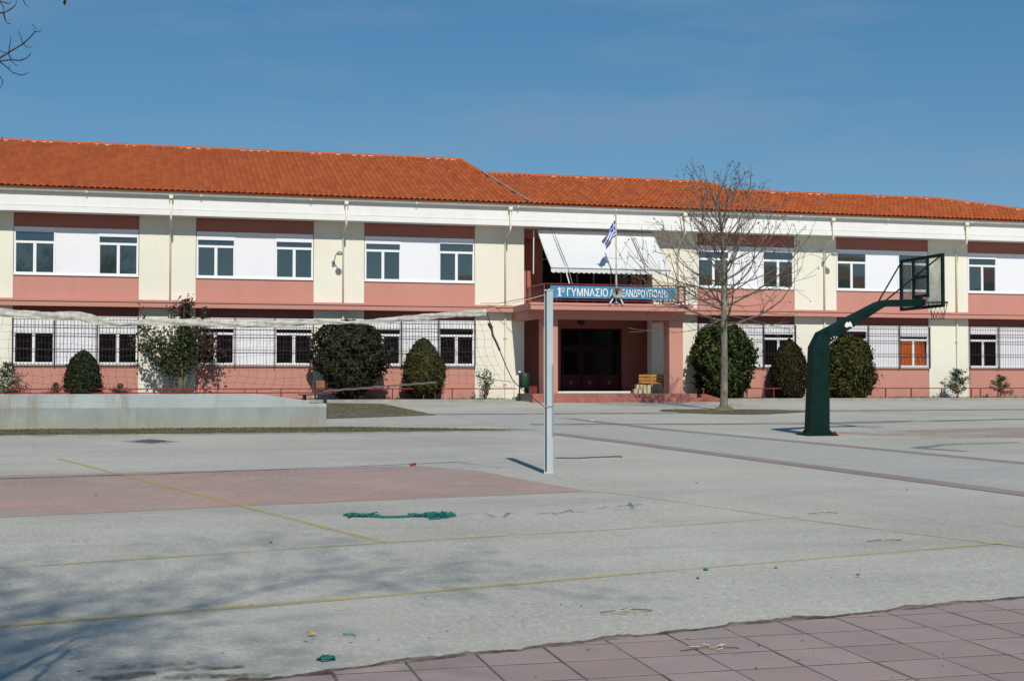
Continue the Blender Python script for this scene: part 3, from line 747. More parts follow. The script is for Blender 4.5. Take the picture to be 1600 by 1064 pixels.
ridge((13.29, R1, zr(R1) + .04), (13.68, R2, zr(R2) + .06)); ridge((23.86, R2, zr(R2) + .04), (24.3, R3, zr(R3) + .06))
mort.obj('ridge_mortar', M['mortar'], school, kind='stuff')
fl = MB(); fl.bar((13.75, R2 - .2, zr(R2 - .2) + .09), (14.45, YE + .1, zr(YE + .1) + .09), .06, .03)
fl.obj('roof_flashing', M['horn'], school)
MB().tube([onY(3, 232, R1 - .3), onY(3.5, 213, R1 - .3)], .015, 5).obj('roof_aerial', M['black'], school)

# entrance: porch and balcony
PX0, PX1 = 13.93, 20.42; YB = YF + 1.1; ZP = 1.235
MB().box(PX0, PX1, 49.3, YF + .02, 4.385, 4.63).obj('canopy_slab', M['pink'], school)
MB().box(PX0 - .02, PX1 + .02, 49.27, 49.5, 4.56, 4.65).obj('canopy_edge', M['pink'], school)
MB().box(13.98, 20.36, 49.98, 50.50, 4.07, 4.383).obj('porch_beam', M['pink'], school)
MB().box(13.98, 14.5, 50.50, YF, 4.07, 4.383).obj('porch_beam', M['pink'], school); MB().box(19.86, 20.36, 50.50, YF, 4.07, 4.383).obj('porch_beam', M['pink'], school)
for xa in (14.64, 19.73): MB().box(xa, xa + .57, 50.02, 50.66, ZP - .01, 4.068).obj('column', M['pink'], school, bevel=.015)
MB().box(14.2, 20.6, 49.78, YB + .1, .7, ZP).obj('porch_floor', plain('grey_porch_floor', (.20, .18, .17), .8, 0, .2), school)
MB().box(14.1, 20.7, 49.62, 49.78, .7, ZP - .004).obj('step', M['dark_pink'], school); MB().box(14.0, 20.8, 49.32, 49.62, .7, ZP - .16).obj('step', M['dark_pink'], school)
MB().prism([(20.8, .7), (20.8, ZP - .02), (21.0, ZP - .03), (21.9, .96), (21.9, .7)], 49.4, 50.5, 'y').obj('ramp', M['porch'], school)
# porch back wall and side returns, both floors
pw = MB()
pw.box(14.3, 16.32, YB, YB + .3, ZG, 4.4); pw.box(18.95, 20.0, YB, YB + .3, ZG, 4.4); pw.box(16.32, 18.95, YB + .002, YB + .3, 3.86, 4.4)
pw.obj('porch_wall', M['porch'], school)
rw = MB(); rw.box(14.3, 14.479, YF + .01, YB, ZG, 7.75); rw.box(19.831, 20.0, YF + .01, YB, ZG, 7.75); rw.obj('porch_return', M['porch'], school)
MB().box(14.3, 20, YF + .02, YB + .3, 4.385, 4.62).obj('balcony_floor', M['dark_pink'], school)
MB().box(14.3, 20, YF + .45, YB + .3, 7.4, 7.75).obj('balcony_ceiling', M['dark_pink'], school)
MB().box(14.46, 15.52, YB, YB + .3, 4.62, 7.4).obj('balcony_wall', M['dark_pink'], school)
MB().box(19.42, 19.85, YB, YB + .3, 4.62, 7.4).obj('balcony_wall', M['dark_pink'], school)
MB().box(16.0, 19.2, YB - .35, YB, ZP, ZP + .08).obj('threshold', M['white'], school)
# three-leaf door with glazed uppers
dy = YB + .12
MB().box(16.32, 18.95, YB + .2, YB + .28, ZP, 3.86).obj('door_backing', M['dark'], school)
fr = MB()
for x in (16.34, 17.22, 17.96, 18.88): fr.box(x - .03, x + .03, dy - .02, dy + .06, ZP, 3.84)
fr.box(16.37, 18.85, dy - .018, dy + .058, 3.10, 3.18); fr.box(16.37, 18.85, dy - .018, dy + .058, 3.80, 3.858)
fr.obj('door_frame', M['door_dark'], school)
for a, b_ in ((16.40, 17.18), (17.26, 17.92), (18.0, 18.84)):
    d = MB(); d.box(a, b_, dy, dy + .045, ZP + .09, 1.98);  dk = MB(); dk.box(a + .082, b_ - .082, dy + .002, dy + .043, 2.95, 3.0)
    d.box(a + .1, b_ - .1, dy - .012, dy, ZP + .18, ZP + .2); d.box(a + .1, b_ - .1, dy - .012, dy, 1.88, 1.9); d.box(a + .1, a + .12, dy - .012, dy, ZP + .2, 1.88); d.box(b_ - .12, b_ - .1, dy - .012, dy, ZP + .2, 1.88)
    dk.box(a, a + .08, dy, dy + .045, 1.98, 3.08); dk.box(b_ - .08, b_, dy, dy + .045, 1.98, 3.08); dk.box(a + .08, b_ - .08, dy, dy + .045, 3.0, 3.08)
    dd = d.obj('door', M['door'], school); dk.obj('stile', M['door_dark'], dd)
    MB().box(a + .08, b_ - .08, dy + .015, dy + .03, 1.98, 3.0).obj('pane', M['glass_low'], dd)
    c = ((a + b_) / 2, (ZP + 1.98) / 2 + .05); MB().prism([(c[0] - .1, c[1]), (c[0], c[1] - .1), (c[0] + .1, c[1]), (c[0], c[1] + .1)], dy - .015, dy, 'y').obj('door_emblem', M['door_line'], dd)
    MB().box(a + .05, b_ - .05, dy + .01, dy + .03, 3.19, 3.79).obj('transom_pane', M['glass_low'], school)
# balcony glazing
bf = MB(); xs_ = [15.55, 16.35, 17.05, 17.75, 18.5, 19.4]
for x in xs_: bf.box(x - .03, x + .03, YB + .05, YB + .12, 4.62, 7.4)
bf.box(15.58, 19.37, YB + .052, YB + .118, 6.62, 6.68); bf.obj('balcony_window_frame', M['grey_metal'], school)
for a, b_ in zip(xs_, xs_[1:]):
    for z0, z1 in ((4.62, 6.62), (6.68, 7.4)): MB().box(a + .03, b_ - .03, YB + .08, YB + .1, z0, z1).obj('balcony_pane', M['glass_low'], school)
c = MB(); n = 30; v = []
for i in range(n + 1):
    x = 18.62 + .62 * i / n; y = YB + .06 + .015 * math.sin(i * 1.4); v += [(x, y, 4.7), (x, y, 6.6)]
c.add(v, [(2*i, 2*i+2, 2*i+3, 2*i+1) for i in range(n)]); c.obj('balcony_curtain', plain('grey_curtain', (.16, .19, .18), .9), school)

# ------------------------------------------------------------------ things on the building
rail = thing('balcony_railing', 'dark red iron railing around the balcony above the entrance', 'railing', (17.2, 49.42, 4.64))
def frail(p, q, name='rail', w=.04): return MB().bar(p, q, w).obj(name, M['red_metal'], rail)
ZR = 5.36
for z in (ZR, 4.76): frail((14.55, 49.42, z), (20.1, 49.42, z)); frail((14.5, 49.42, z), (14.5, YF - .45, z)); frail((20.14, 49.42, z), (20.14, YF - .45, z))
for x, y in ((14.5, 49.42), (20.14, 49.42), (14.5, YF - .43), (20.14, YF - .43), (17.35, 49.45)): MB().box(x - .025, x + .025, y - .025, y + .025, 4.63, ZR + .02).obj('post', M['red_metal'], rail)
bl = MB()
for i in range(40): x = 14.62 + 5.4 * i / 39; bl.box(x - .009, x + .009, 49.411, 49.429, 4.78, ZR - .02)
for i in range(16):
    y = 49.56 + 2.1 * i / 15
    for x in (14.5, 20.14): bl.box(x - .009, x + .009, y - .009, y + .009, 4.78, ZR - .02)
bl.obj('balusters', M['red_metal'], rail)

sign = thing('school_sign', 'blue signboard with white Greek school name on the balcony railing', 'sign', (17.2, 49.34, 4.83))
MB().box(14.70, 19.74, 49.33, 49.375, 4.83, 5.29).obj('board', M['sign_blue'], sign)
lf = MB()
def lettering(body, x0, x1, z0, z1, off, shear=0):
    cu = bpy.data.curves.new('lettering', 'FONT'); cu.body = body; cu.size = 1; cu.offset = off; cu.resolution_u = 3
    o = bpy.data.objects.new('lettering', cu); COL.objects.link(o)
    dg = bpy.context.evaluated_depsgraph_get(); me = bpy.data.meshes.new_from_object(o.evaluated_get(dg))
    vs = [v.co.copy() for v in me.vertices]; ps = [tuple(p.vertices) for p in me.polygons]
    bpy.data.objects.remove(o); bpy.data.curves.remove(cu); bpy.data.meshes.remove(me)
    if not vs: return
    xa = min(v.x for v in vs); xb = max(v.x for v in vs); ya = min(v.y for v in vs); yb = max(v.y for v in vs)
    lf.add([(x0 + (v.x - xa) / (xb - xa) * (x1 - x0), 49.326, z0 + (v.y - ya) / (yb - ya) * (z1 - z0)) for v in vs], ps)
lf.prism([(15.03,4.90),(15.10,4.90),(15.10,5.22),(15.045,5.22),(14.985,5.17),(14.985,5.12),(15.03,5.145)], 49.323, 49.327, 'y'); lf.box(14.985, 15.145, 49.3235, 49.3265, 4.895, 4.925)
lettering('ο', 15.14, 15.26, 5.09, 5.22, .0); lf.box(15.14, 15.26, 49.324, 49.327, 5.045, 5.065)
lettering('ΓΥΜΝΑΣΙΟ', 15.36, 16.98, 4.90, 5.21, .012)
lettering('ΑΛΕΞΑΝΔΡΟΥΠΟΛΗΣ', 17.06, 19.46, 4.905, 5.20, .012)
lf.obj('lettering', M['letter'], sign)

aw = thing('awning', 'wide white sloping awning hung under the eaves over the balcony', 'awning', (17.2, YF - .2, 7.66))
A0, A1 = (YF - .28, 7.68), (50.0, 6.02); nx, ny = 40, 14
v = []
for j in range(ny + 1):
    t = j / ny
    for i in range(nx + 1):
        sag = -.05 * math.sin(math.pi * t) * (1 + .15 * math.sin(i * .9)) - .006 * math.sin(i * 2.1 + t * 3)
        v.append((14.93 + 4.85 * i / nx, A0[0] + (A1[0] - A0[0]) * t, A0[1] + (A1[1] - A0[1]) * t + sag))
b_ = MB(); b_.add(v, [(j*(nx+1)+i, j*(nx+1)+i+1, (j+1)*(nx+1)+i+1, (j+1)*(nx+1)+i) for j in range(ny) for i in range(nx)])
fo = b_.obj('fabric', M['awning'], aw, smooth=True); sd = fo.modifiers.new('solid', 'SOLIDIFY'); sd.thickness = .006
b_ = MB(); n = 24; v = []; f = []
for i in range(n):
    x0 = 14.93 + 4.85 * i / n; w = 4.85 / n
    pts = [(x0, 5.99), (x0 + w, 5.99)] + [(x0 + w * (1 - k / 6), 5.87 - .045 * math.sin(math.pi * k / 6)) for k in range(7)]
    b_.prism(pts, 49.985, 49.992, 'y')
b_.obj('valance', M['awning'], aw)
MB().tube([(14.93, 50.0, 6.0), (19.78, 50.0, 6.0)], .028, 8).obj('front_bar', M['grey_metal'], aw)
for x in (15.5, 18.75):
    for dx in (0, .09):
        MB().tube([(x + dx, YF - .2, 7.74), (x + dx + .02, 50.02, 6.06)], .012, 6).obj('guide_rail', M['grey_metal'], aw)
MB().tube([(15.50, 50.0, 5.98), (15.50, 49.46, 5.36)], .022, 6).obj('strut', M['alu'], aw); MB().tube([(15.62, 50.0, 5.98), (15.62, 49.47, 5.37)], .016, 6).obj('strut', M['grey_metal'], aw)
MB().tube([onY(834, 360, YF - .3), onY(833.5, 428, YF - .3)], .02, 6).obj('crank_rod', M['alu'], aw)

fp = thing('flagpole', 'thin white flagpole standing at the middle of the balcony front', 'flagpole', (17.28, 49.22, 4.65))
MB().tube([(17.28, 49.22, 4.65), (17.27, 49.22, 8.0)], [.035, .024], 8).obj('pole', plain('weathered_pole_paint', (.50, .45, .38), .5, 0, .35, 5), fp)
MB().lathe([(.001, 0), (.03, .015), (.03, .04), (.001, .06)], (17.27, 49.22, 7.99), 8).obj('finial', M['alu'], fp)
b_ = MB(); b_.box(17.2, 17.36, 49.2, 49.34, 4.66, 4.7); b_.box(17.23, 17.33, 49.17, 49.32, 5.32, 5.36); b_.obj('bracket', M['grey_metal'], fp)
# drooping blue and white striped flag
nu, nv = 18, 27; v = []; fs = []; ms = []
for i in range(nu + 1):
    u_ = i / nu
    for j in range(nv + 1):
        w_ = j / nv
        hx = 17.25 - (.10 + .42 * (1 - w_ * .45)) * u_ ** 1.05 - .02 * math.sin(u_ * 9 + w_ * 4)
        hz = 7.80 - .62 * w_ * (1 - .48 * u_) - .80 * u_ ** 1.25 + .02 * math.sin(u_ * 7)
        hy = 49.22 - .10 * math.sin(u_ * 10 + w_ * 2.5) * u_ ** .5 - .07 * math.sin(w_ * 9 + u_ * 3) * u_ ** .6
        v.append((hx, hy, hz))
b_ = MB()
for i in range(nu):
    for j in range(nv):
        a = i * (nv + 1) + j; st = j // 3
        canton = st < 5 and i < 7
        if canton: blue = not (st == 2 or i == 3)
        else: blue = st % 2 == 0
        b_.add([v[a], v[a + 1], v[a + nv + 2], v[a + nv + 1]], [(0, 1, 2, 3)], 0 if blue else 1)
fo = b_.obj('flag', [M['flag_blue'], M['flag_white']], None, smooth=True)
tag(fo, 'drooping blue and white striped flag on the thin pole', 'flag')

sp = thing('loudspeaker', 'grey horn loudspeaker on splayed white legs before the signboard', 'loudspeaker', (17.34, 49.2, 4.65))
hc = onY(964, 457, 49.12)
def horn(prof, name, mat, tilt=.15):
    mb = MB(); vs = []; n = 20; k = len(prof)
    for r, d in prof:
        for j in range(n):
            w = 2*math.pi*j/n; vs.append((hc[0] + r*math.cos(w), hc[1] - d*math.cos(tilt) , hc[2] + r*.86*math.sin(w) - d*math.sin(tilt)))
    mb.add(vs, [(i*n+j, i*n+(j+1)%n, (i+1)*n+(j+1)%n, (i+1)*n+j) for i in range(k-1) for j in range(n)] + [tuple(range(n)), tuple((k-1)*n+j for j in range(n-1,-1,-1))])
    return mb.obj(name, mat, sp, smooth=True)
horn([(.05, -.30), (.06, -.2), (.09, -.1), (.15, 0), (.22, .07), (.235, .09), (.22, .085), (.14, .0), (.07, -.06), (.02, -.07)], 'horn', M['horn'])
horn([(.02, -.1), (.05, .0), (.045, .05), (.01, .06)], 'horn_throat', M['black'])
for dx in (-.22, .22): MB().bar((hc[0] + dx * .45, hc[1] + .03, hc[2] - .15), (hc[0] + dx * 1.2, hc[1] + .07, 4.63), .042).obj('leg', M['alu'], sp)
MB().box(hc[0] - .05, hc[0] + .05, hc[1] + .02, hc[1] + .14, hc[2] - .2, hc[2] - .13).obj('mount', M['alu'], sp)

for px_, lab in ((521, 'curved wall lamp on the cream pilaster near the wide bush'), (1286, 'curved wall lamp on the cream pilaster above the basketball arm')):
    p = onY(px_, 412, YF - .02)
    lo = thing('wall_lamp', lab, 'lamp', p, 'wall lamps on the upper pilasters')
    MB().box(p[0] - .06, p[0] + .06, YF - .04, YF, p[2] - .1, p[2] + .1).obj('wall_plate', M['grey_metal'], lo)
    MB().tube([(p[0], YF - .05, p[2]), (p[0] + .01, YF - .2, p[2] + .12), (p[0] + .04, YF - .4, p[2] + .3), (p[0] + .1, YF - .62, p[2] + .36)], .018, 6).obj('arm', M['grey_metal'], lo, smooth=True)
    h = MB(); h.lathe([(.02, .05), (.09, .02), (.13, -.05), (.11, -.1), (.02, -.11)], (p[0] + .14, YF - .74, p[2] + .37), 12); h.obj('lamp_head', M['horn'], lo, smooth=True)
p = onY(908, 502, YB)
pl_ = thing('porch_lamp', 'round dark lamp high on the porch wall above the doors', 'lamp', p)
h = MB(); h.tube([(p[0], YB - .001, p[2]), (p[0], YB - .1, p[2])], [.16, .13], 14); h.obj('lamp_body', M['black'], pl_)
# cable slung from the ledge to the balcony corner
b_ = MB(); b_.tube([(12.6, YF - .44, 4.72), (13.3, YF - .6, 4.72), (14.0, 50.6, 4.86), (14.5, 49.42, 5.0)], .012, 5); tag(b_.obj('cable', M['rope']), 'thin dark cable slung from ledge to balcony corner', 'cable')
cr_ = thing('folding_chair', 'small white folded metal chair frame on the balcony corner', 'chair', (14.85, 49.9, 4.65))
for x in (14.78, 15.08): MB().tube([(x, 49.75, 4.64), (x, 49.75, 5.2)], .018, 6).obj('leg', M['alu'], cr_)
for z in (4.85, 5.18): MB().tube([(14.78, 49.75, z), (15.08, 49.75, z)], .016, 6).obj('crossbar', M['alu'], cr_)

# ------------------------------------------------------------------ porch contents
bn = thing('bench', 'yellow slatted wooden bench with black legs behind porch column', 'bench', (19.7, 51.4, ZP))
for z in (1.93, 1.80, 1.67): MB().box(19.06, 20.35, 51.62, 51.65, z - .05, z + .05).obj('back_slat', M['wood'], bn, bevel=.006)
for y in (51.2, 51.34, 51.48): MB().box(19.06, 20.35, y - .055, y + .055, 1.62, 1.655).obj('seat_slat', M['wood'], bn, bevel=.006)
for x in (19.35, 20.1):
    MB().box(x - .03, x + .03, 51.2, 51.55, ZP, 1.618).obj('leg', M['black'], bn); MB().bar((x, 51.655, 1.45), (x, 51.68, 1.97), .045).obj('back_post', M['black'], bn)
for x, z, s, lab in ((18.78, 0, .34, 'pale cardboard box on porch floor beside the bench'), (18.85, .18, .26, 'small cardboard box stacked on a larger one beside bench'), (19.15, 0, .3, 'cardboard box tucked under the end of the bench')):
    h = .175 if z == 0 else .17
    if x > 19: h = .33
    bo = thing('cardboard_box', lab, 'box', (x, 51.1, ZP + z))
    MB().box(x - s/2, x + s/2, 50.95, 51.18, ZP + z, ZP + z + h).obj('carton', M['card'], bo)
    MB().box(x - .025, x + .025, 50.946, 51.184, ZP + z + .01, ZP + z + h + .003).obj('tape_strip', M['plywood'], bo)
bi_ = thing('litter_bin', 'dark green litter bin on a post left of the porch', 'bin', (14.05, 50.9, 1.0))
h = MB(); h.lathe([(.15, 1.45), (.19, 1.47), (.2, 2.0), (.185, 2.02), (.17, 2.0), (.16, 1.6)], (14.15, 50.95, 0), 14); h.obj('bucket', M['bin_green'], bi_, smooth=True)
MB().tube([(13.95, 50.95, .97), (13.95, 50.95, 2.1)], .03, 8).obj('post', M['black'], bi_)
h = MB(); h.lathe([(.001, 2.11), (.05, 2.1), (.05, 2.04), (.001, 2.02)], (13.95, 50.95, 0), 10); h.obj('post_cap', M['alu'], bi_)
rb = thing('red_crate', 'low red plastic crate on the ground beside the litter bin', 'crate', (14.6, 51.3, 1.24))
b_ = MB()
x0, x1, y0, y1, z0, z1 = 14.42, 14.78, 51.0, 51.3, ZP, ZP + .28
b_.box(x0, x1, y0, y1, z0, z0 + .02); b_.box(x0, x0 + .02, y0, y1, z0 + .02, z1); b_.box(x1 - .02, x1, y0, y1, z0 + .02, z1); b_.box(x0 + .02, x1 - .02, y0, y0 + .02, z0 + .02, z1); b_.box(x0 + .02, x1 - .02, y1 - .02, y1, z0 + .02, z1)
b_.obj('crate_body', M['red_metal'], rb); MB().box(x0 - .015, x1 + .015, y0 - .015, y0 - .001, z1 - .04, z1 + .005).obj('rim', M['red_metal'], rb)

# low red rail fences along the beds
def low_fence(x0, x1, label, second):
    t = thing('low_fence', label, 'fence', ((x0 + x1) / 2, 50.85, 1.0))
    y = 50.85
    MB().box(x0, x1, y - .02, y + .02, 1.405, 1.445).obj('rail', M['red_metal'], t)
    if second: MB().box(x0, min(x1, 7.0), y - .028, y + .028, 1.26, 1.30).obj('rail', M['red_metal'], t)
    x = x0 + .1
    while x < x1:
        MB().box(x - .021, x + .021, y - .019, y + .019, .95, 1.404).obj('post', M['red_metal'], t)
        if random.random() < .35:
            MB().box(x + .42, x + .455, y - .018, y + .018, .95, 1.404).obj('post', M['red_metal'], t)
        x += random.uniform(1.1, 1.45)
    return t
low_fence(-14, 13.8, 'low red metal rail along the bed behind the volleyball net', True)
low_fence(21.4, 43, 'low red metal rail along the bed behind the basketball stand', False)
# stone-edged ramp kerb is part of the building; loose white stones on the bed
# ------------------------------------------------------------------ low concrete wall
lw = thing('concrete_wall', 'low pale blue painted concrete wall with stains and sloping end', 'wall', (-3, 33.6, .57))
xr = 3.87
wall_poly = [(-14, .45), (4.28, .45), (4.28, 1.13), (3.86, 1.13), (3.86, 1.20), (2.6, 1.365), (-14, 1.37)]
m_ = MB(); m_.prism(wall_poly, 33.25, 33.65, 'y'); m_.obj('front_face', M['lowwall'], lw, bevel=.012)
MB().box(-14, 3.6, 33.652, 36.4, .45, 1.16).obj('seat_fill', M['lowwall'], lw)
ch = thing('broken_chair', 'broken school chair with orange wooden back beyond the wall end', 'chair', (4.2, 37.0, .65))
cx, cy, cz = 4.02, 37.2, gz(37.2)
bkc = onY(501, 600, 37.4)
b_ = MB(); b_.box(bkc[0] - .13, bkc[0] + .11, 37.38, 37.40, bkc[2] - .11, bkc[2] + .09); b_.obj('backrest', M['plywood'], ch, bevel=.01)
b_ = MB(); b_.box(bkc[0] - .62, bkc[0] + .12, 36.95, 37.35, 1.30, 1.33); b_.obj('seat', M['black'], ch, bevel=.008)
for x, y in ((bkc[0] - .5, 37.0), (bkc[0] - .42, 37.3), (bkc[0] + .05, 37.0), (bkc[0] + .15, 37.42)):
    MB().tube([(x, y, cz), (x, y, 1.30 if y < 37.4 else bkc[2] + .05)], .025, 6).obj('leg', M['black'], ch)
MB().tube([(bkc[0] - .5, 37.0, 1.0), (bkc[0] + .05, 37.0, .95)], .02, 6).obj('stretcher', M['black'], ch)
MB().tube([(bkc[0] - .15, 37.42, 1.2), (bkc[0] - .15, 37.42, bkc[2] + .05)], .02, 6).obj('back_post', M['black'], ch)

dc = thing('drain_cover', 'dark square iron drain cover set in the asphalt before wall', 'drain cover', (0.15, 28.3, gz(28.3)))
gzc = gz(28.2)
q = [(-.46, 28.29), (.14, 27.38), (.76, 28.08), (.15, 29.04)]
m_ = MB(); m_.add([(x, y, gz(y) + .006) for x, y in q], [(0, 1, 2, 3)]); m_.obj('frame', M['grey_band'], dc)
qc = (.15, 28.2); m_ = MB(); P4 = [(qc[0] + (x - qc[0]) * .5, qc[1] + (y - qc[1]) * .5) for x, y in q]
m_.add([(x, y, gz(y) + .008) for x, y in P4] + [(x, y, gz(y) + .02) for x, y in P4], [(4,5,6,7),(0,1,5,4),(1,2,6,5),(2,3,7,6),(3,0,4,7)]); m_.obj('plate', plain('rusty_iron', (.10, .095, .085), .7, 0, .4, 8), dc)

# ------------------------------------------------------------------ volleyball posts and net
def ray_on_net(px_, py):            # net hangs in a vertical plane through the post, along the court's cross line
    r = ray(px_, py); c0 = np.array(cf(.545, 20.3)); d = np.array(cf(-.88, -.476))
    A_ = np.array([[r[0], -d[0]], [r[1], -d[1]]]); t, s_ = np.linalg.solve(A_, c0); return s_, EYE + t * r[2]
def net_pt(s_, z, off=0.0):
    c0 = cf(.545 - .88 * s_ + off * .476, 20.3 - .476 * s_ - off * .88); return (c0[0], c0[1], z)
def vpost(s_, label):
    x, y, _ = net_pt(s_, 0); z0 = gz(y); rot = -YAW - .05
    t = thing('volleyball_post', label, 'post', (x, y, z0), 'volleyball posts')
    def bx(name, mat, x0, x1, y0, y1, za, zb, bev=.006):
        o = MB().box(x0, x1, y0, y1, za, zb).obj(name, mat, None, bevel=bev); o.parent = t; return o
    bx('pole', M['post'], -.032, .062, -.05, .05, 0, 2.69); bx('groove', M['post_dark'], -.062, -.033, -.035, .045, .0, 2.64, 0)
    bx('pole_flange', M['post'], -.068, -.060, -.05, .045, 0, 2.67, 0)
    bx('sleeve', M['post_sleeve'], .045, .068, -.058, .04, .55, 1.6, 0); bx('collar', M['post'], -.075, .072, -.062, .058, .0, .03, .004)
    bx('cap', M['post'], -.07, .068, -.058, .055, 2.691, 2.71, .004); bx('clamp', M['post_sleeve'], -.078, .07, -.06, .056, .98, 1.0, 0)
    t.rotation_euler = (0, 0, rot); return t
vpost(0, 'grey-blue volleyball post standing in the yard with net rope')
vpost(11.4, 'grey-blue volleyball post holding the far end of the net')
bandpx = [(-420,478),(-200,480),(-60,484),(0,488),(40,491),(85,494),(118,493),(150,500),(178,507),(205,506),(235,502),(300,504),(380,507),(440,506),(495,503),(545,504),(580,503),(640,497),(700,492),(760,488)]
hw = [6,6,6,6,5.5,6,7,7,4,2.5,6,5.5,5,5.5,4.5,2.5,4.5,5,5,5.5]
band = [ray_on_net(*p) for p in bandpx]; S_ = np.array([b[0] for b in band]); Z_ = np.array([b[1] for b in band]); H_ = np.array(hw) / 122
o_ = np.argsort(S_); S_, Z_, H_ = S_[o_], Z_[o_], H_[o_]
def topz(s_): return float(np.interp(s_, S_, Z_))
net = thing('volleyball_net', 'sagging torn volleyball net with white top tape across the yard', 'net', net_pt(5, gz(18)))
s0, s1 = S_[0], S_[-1]; n = 240; v = []
for i in range(n + 1):
    s_ = s0 + (s1 - s0) * i / n; z = topz(s_); h = float(np.interp(s_, S_, H_))
    for k in range(7):
        w = k / 6 - .5
        off = .004 * math.sin(s_ * 27 + w * 11) + .007 * math.sin(s_ * 8.3 - w * 8) + .002 * math.sin(s_ * 51 + w * 19) + .012 * math.cos(w * 3)
        v.append(net_pt(s_, z + w * 2 * h + .003 * math.sin(s_ * 19 + w * 2) + .002 * math.sin(s_ * 47), off))
b_ = MB(); b_.add(v, [(i*7+k, (i+1)*7+k, (i+1)*7+k+1, i*7+k+1) for i in range(n) for k in range(6)])
o = b_.obj('top_tape', M['tape'], net, smooth=True)
botpx = [(-420,606),(0,609),(120,610),(160,612),(300,611),(430,612),(505,611),(560,607),(620,602),(682,597),(735,606),(800,612),(838,622)]
bot = [ray_on_net(*p) for p in botpx]; BS = np.array([b[0] for b in bot]); BZ = np.array([b[1] for b in bot]); q_ = np.argsort(BS); BS, BZ = BS[q_], BZ[q_]
def botz(s_): return float(np.interp(s_, BS, BZ))
b_ = MB(); nr = 9; cell = .118; cs = np.arange(s0, s1, cell); nc = len(cs)
pt = {}
for i, s_ in enumerate(cs):
    zt = topz(s_) - .04; zb = botz(s_)
    for k in range(nr + 1):
        w = k / nr
        ds = .03 * math.sin(k * 1.1 + s_ * 2.2) + .05 * math.sin(w * 3.1 + s_ * .9) * w + random.gauss(0, .008) + max(0, 3.2 - s_) * -.16 * w
        pt[i, k] = net_pt(s_ + ds, zt + (zb - zt) * w + .018 * math.sin(s_ * 4 + k) + random.gauss(0, .006), .05 * math.sin(s_ * 3 + w * 4))
for i in range(nc):
    b_.tube([pt[i, k] for k in range(nr + 1)], .0018, 3, False)
for k in range(1, nr + 1): b_.tube([pt[i, k] for i in range(nc)], .0018, 3, False)
b_.obj('netting', M['net'], net)
bt = MB(); n = 60; sa, sb = ray_on_net(505, 611)[0], ray_on_net(682, 597)[0]; v = []
for i in range(n + 1):
    s_ = sa + (sb - sa) * i / n; z = botz(s_)
    for w in (-1, 0, 1): v.append(net_pt(s_, z + w * .013 + .004 * math.sin(s_ * 30), .02 * w + .01 * math.sin(s_ * 17)))
bt.add(v, [(i*3+k, (i+1)*3+k, (i+1)*3+k+1, i*3+k+1) for i in range(n) for k in range(2)]); bt.obj('bottom_tape', M['tape'], net)
def npx(L_): return [net_pt(*ray_on_net(*p)) for p in L_]
c_ = MB(); c_.tube(npx([(761,484),(790,476),(820,469),(850,461)]), .005, 5); c_.obj('tie_cord', M['cord'], net)
c_ = MB(); c_.tube(npx([(760,487),(764,500),(766,507)]), .008, 5); c_.tube(npx([(764,505),(768,513)]), .03, 6); c_.tube(npx([(768,513),(770,524),(776,536),(781,548)]), .016, 6); c_.tube(npx([(781,548),(792,575),(800,592),(804,597)]), .008, 5); c_.tube(npx([(804,597),(822,614),(838,626),(853,637)]), .007, 5)
c_.obj('side_cord', M['rope'], net)
c_ = MB(); c_.tube(npx([(745,594),(775,594),(804,597)]), .005, 4); c_.tube(npx([(803,598),(803,612),(804,625)]), .006, 4); c_.obj('side_cord', M['cord'], net)

# ------------------------------------------------------------------ basketball stand
bx_, by_ = G(1278, 680); bz = gz(by_)
e = Vector((1, 0, 0)); nn_ = Vector((-e.y, e.x, 0))
bs = thing('basketball_stand', 'dark green cranked basketball stand in the yard', 'basketball stand', (bx_, by_, bz))
def BP(u_, w_, z): p = Vector((bx_, by_, 0)) + e * u_ + nn_ * w_; return (p.x, p.y, z)
def section(mb, ups, half):
    vs = []
    for (ua, za), (ub, zb) in ups:
        for (u_, z) in ((ua, za), (ub, zb)):
            for sg in (-1, 1): vs.append(BP(u_, sg * half, z))
    k = len(ups); fs = [(0, 1, 3, 2)]
    for i in range(k - 1):
        o_ = 4 * i; fs += [(o_, o_+4, o_+5, o_+1), (o_+2, o_+3, o_+7, o_+6), (o_, o_+2, o_+6, o_+4), (o_+1, o_+5, o_+7, o_+3)]
    o_ = 4 * (k - 1); fs += [(o_, o_+2, o_+3, o_+1)]
    mb.add(vs, fs)
def UZ(px_, py): p = onY(px_, py, by_); return (p[0] - bx_, p[2])
BL0, BL1 = UZ(1261, 677)[0], UZ(1292, 677)[0]
ups = [((BL0, bz), (BL1, bz)), (UZ(1266.5, 542), UZ(1291.5, 536)), (UZ(1278, 519.5), UZ(1309, 524)), (UZ(1370, 472), UZ(1376, 481)), (UZ(1378, 469.2), UZ(1382, 479)), (UZ(1436, 468.2), UZ(1436, 479))]
m_ = MB(); section(m_, ups, .15); m_.obj('post', M['green'], bs, bevel=.012)
m_ = MB()
for (a, b_), (c, d), z0, z1 in (((BL0 - .13, BL1 + .13), (-.30, .30), 0, .025),):
    m_.add([BP(u_, w_, bz + z) for z in (z0, z1) for u_, w_ in ((a, c), (b_, c), (b_, d), (a, d))], [(3,2,1,0),(4,5,6,7),(0,1,5,4),(1,2,6,5),(2,3,7,6),(3,0,4,7)])
m_.obj('base_plate', M['green'], bs)
m_ = MB()
for sg in (-1, 1):
    for w_ in (-.15, .15): m_.tube([BP((BL0 + BL1) / 2 + sg * .32, w_ * 1.6, bz + .02), BP((BL0 + BL1) / 2 + sg * .32, w_ * 1.6, bz + .07)], .022, 6)
m_.obj('anchor_bolts', M['black'], bs)
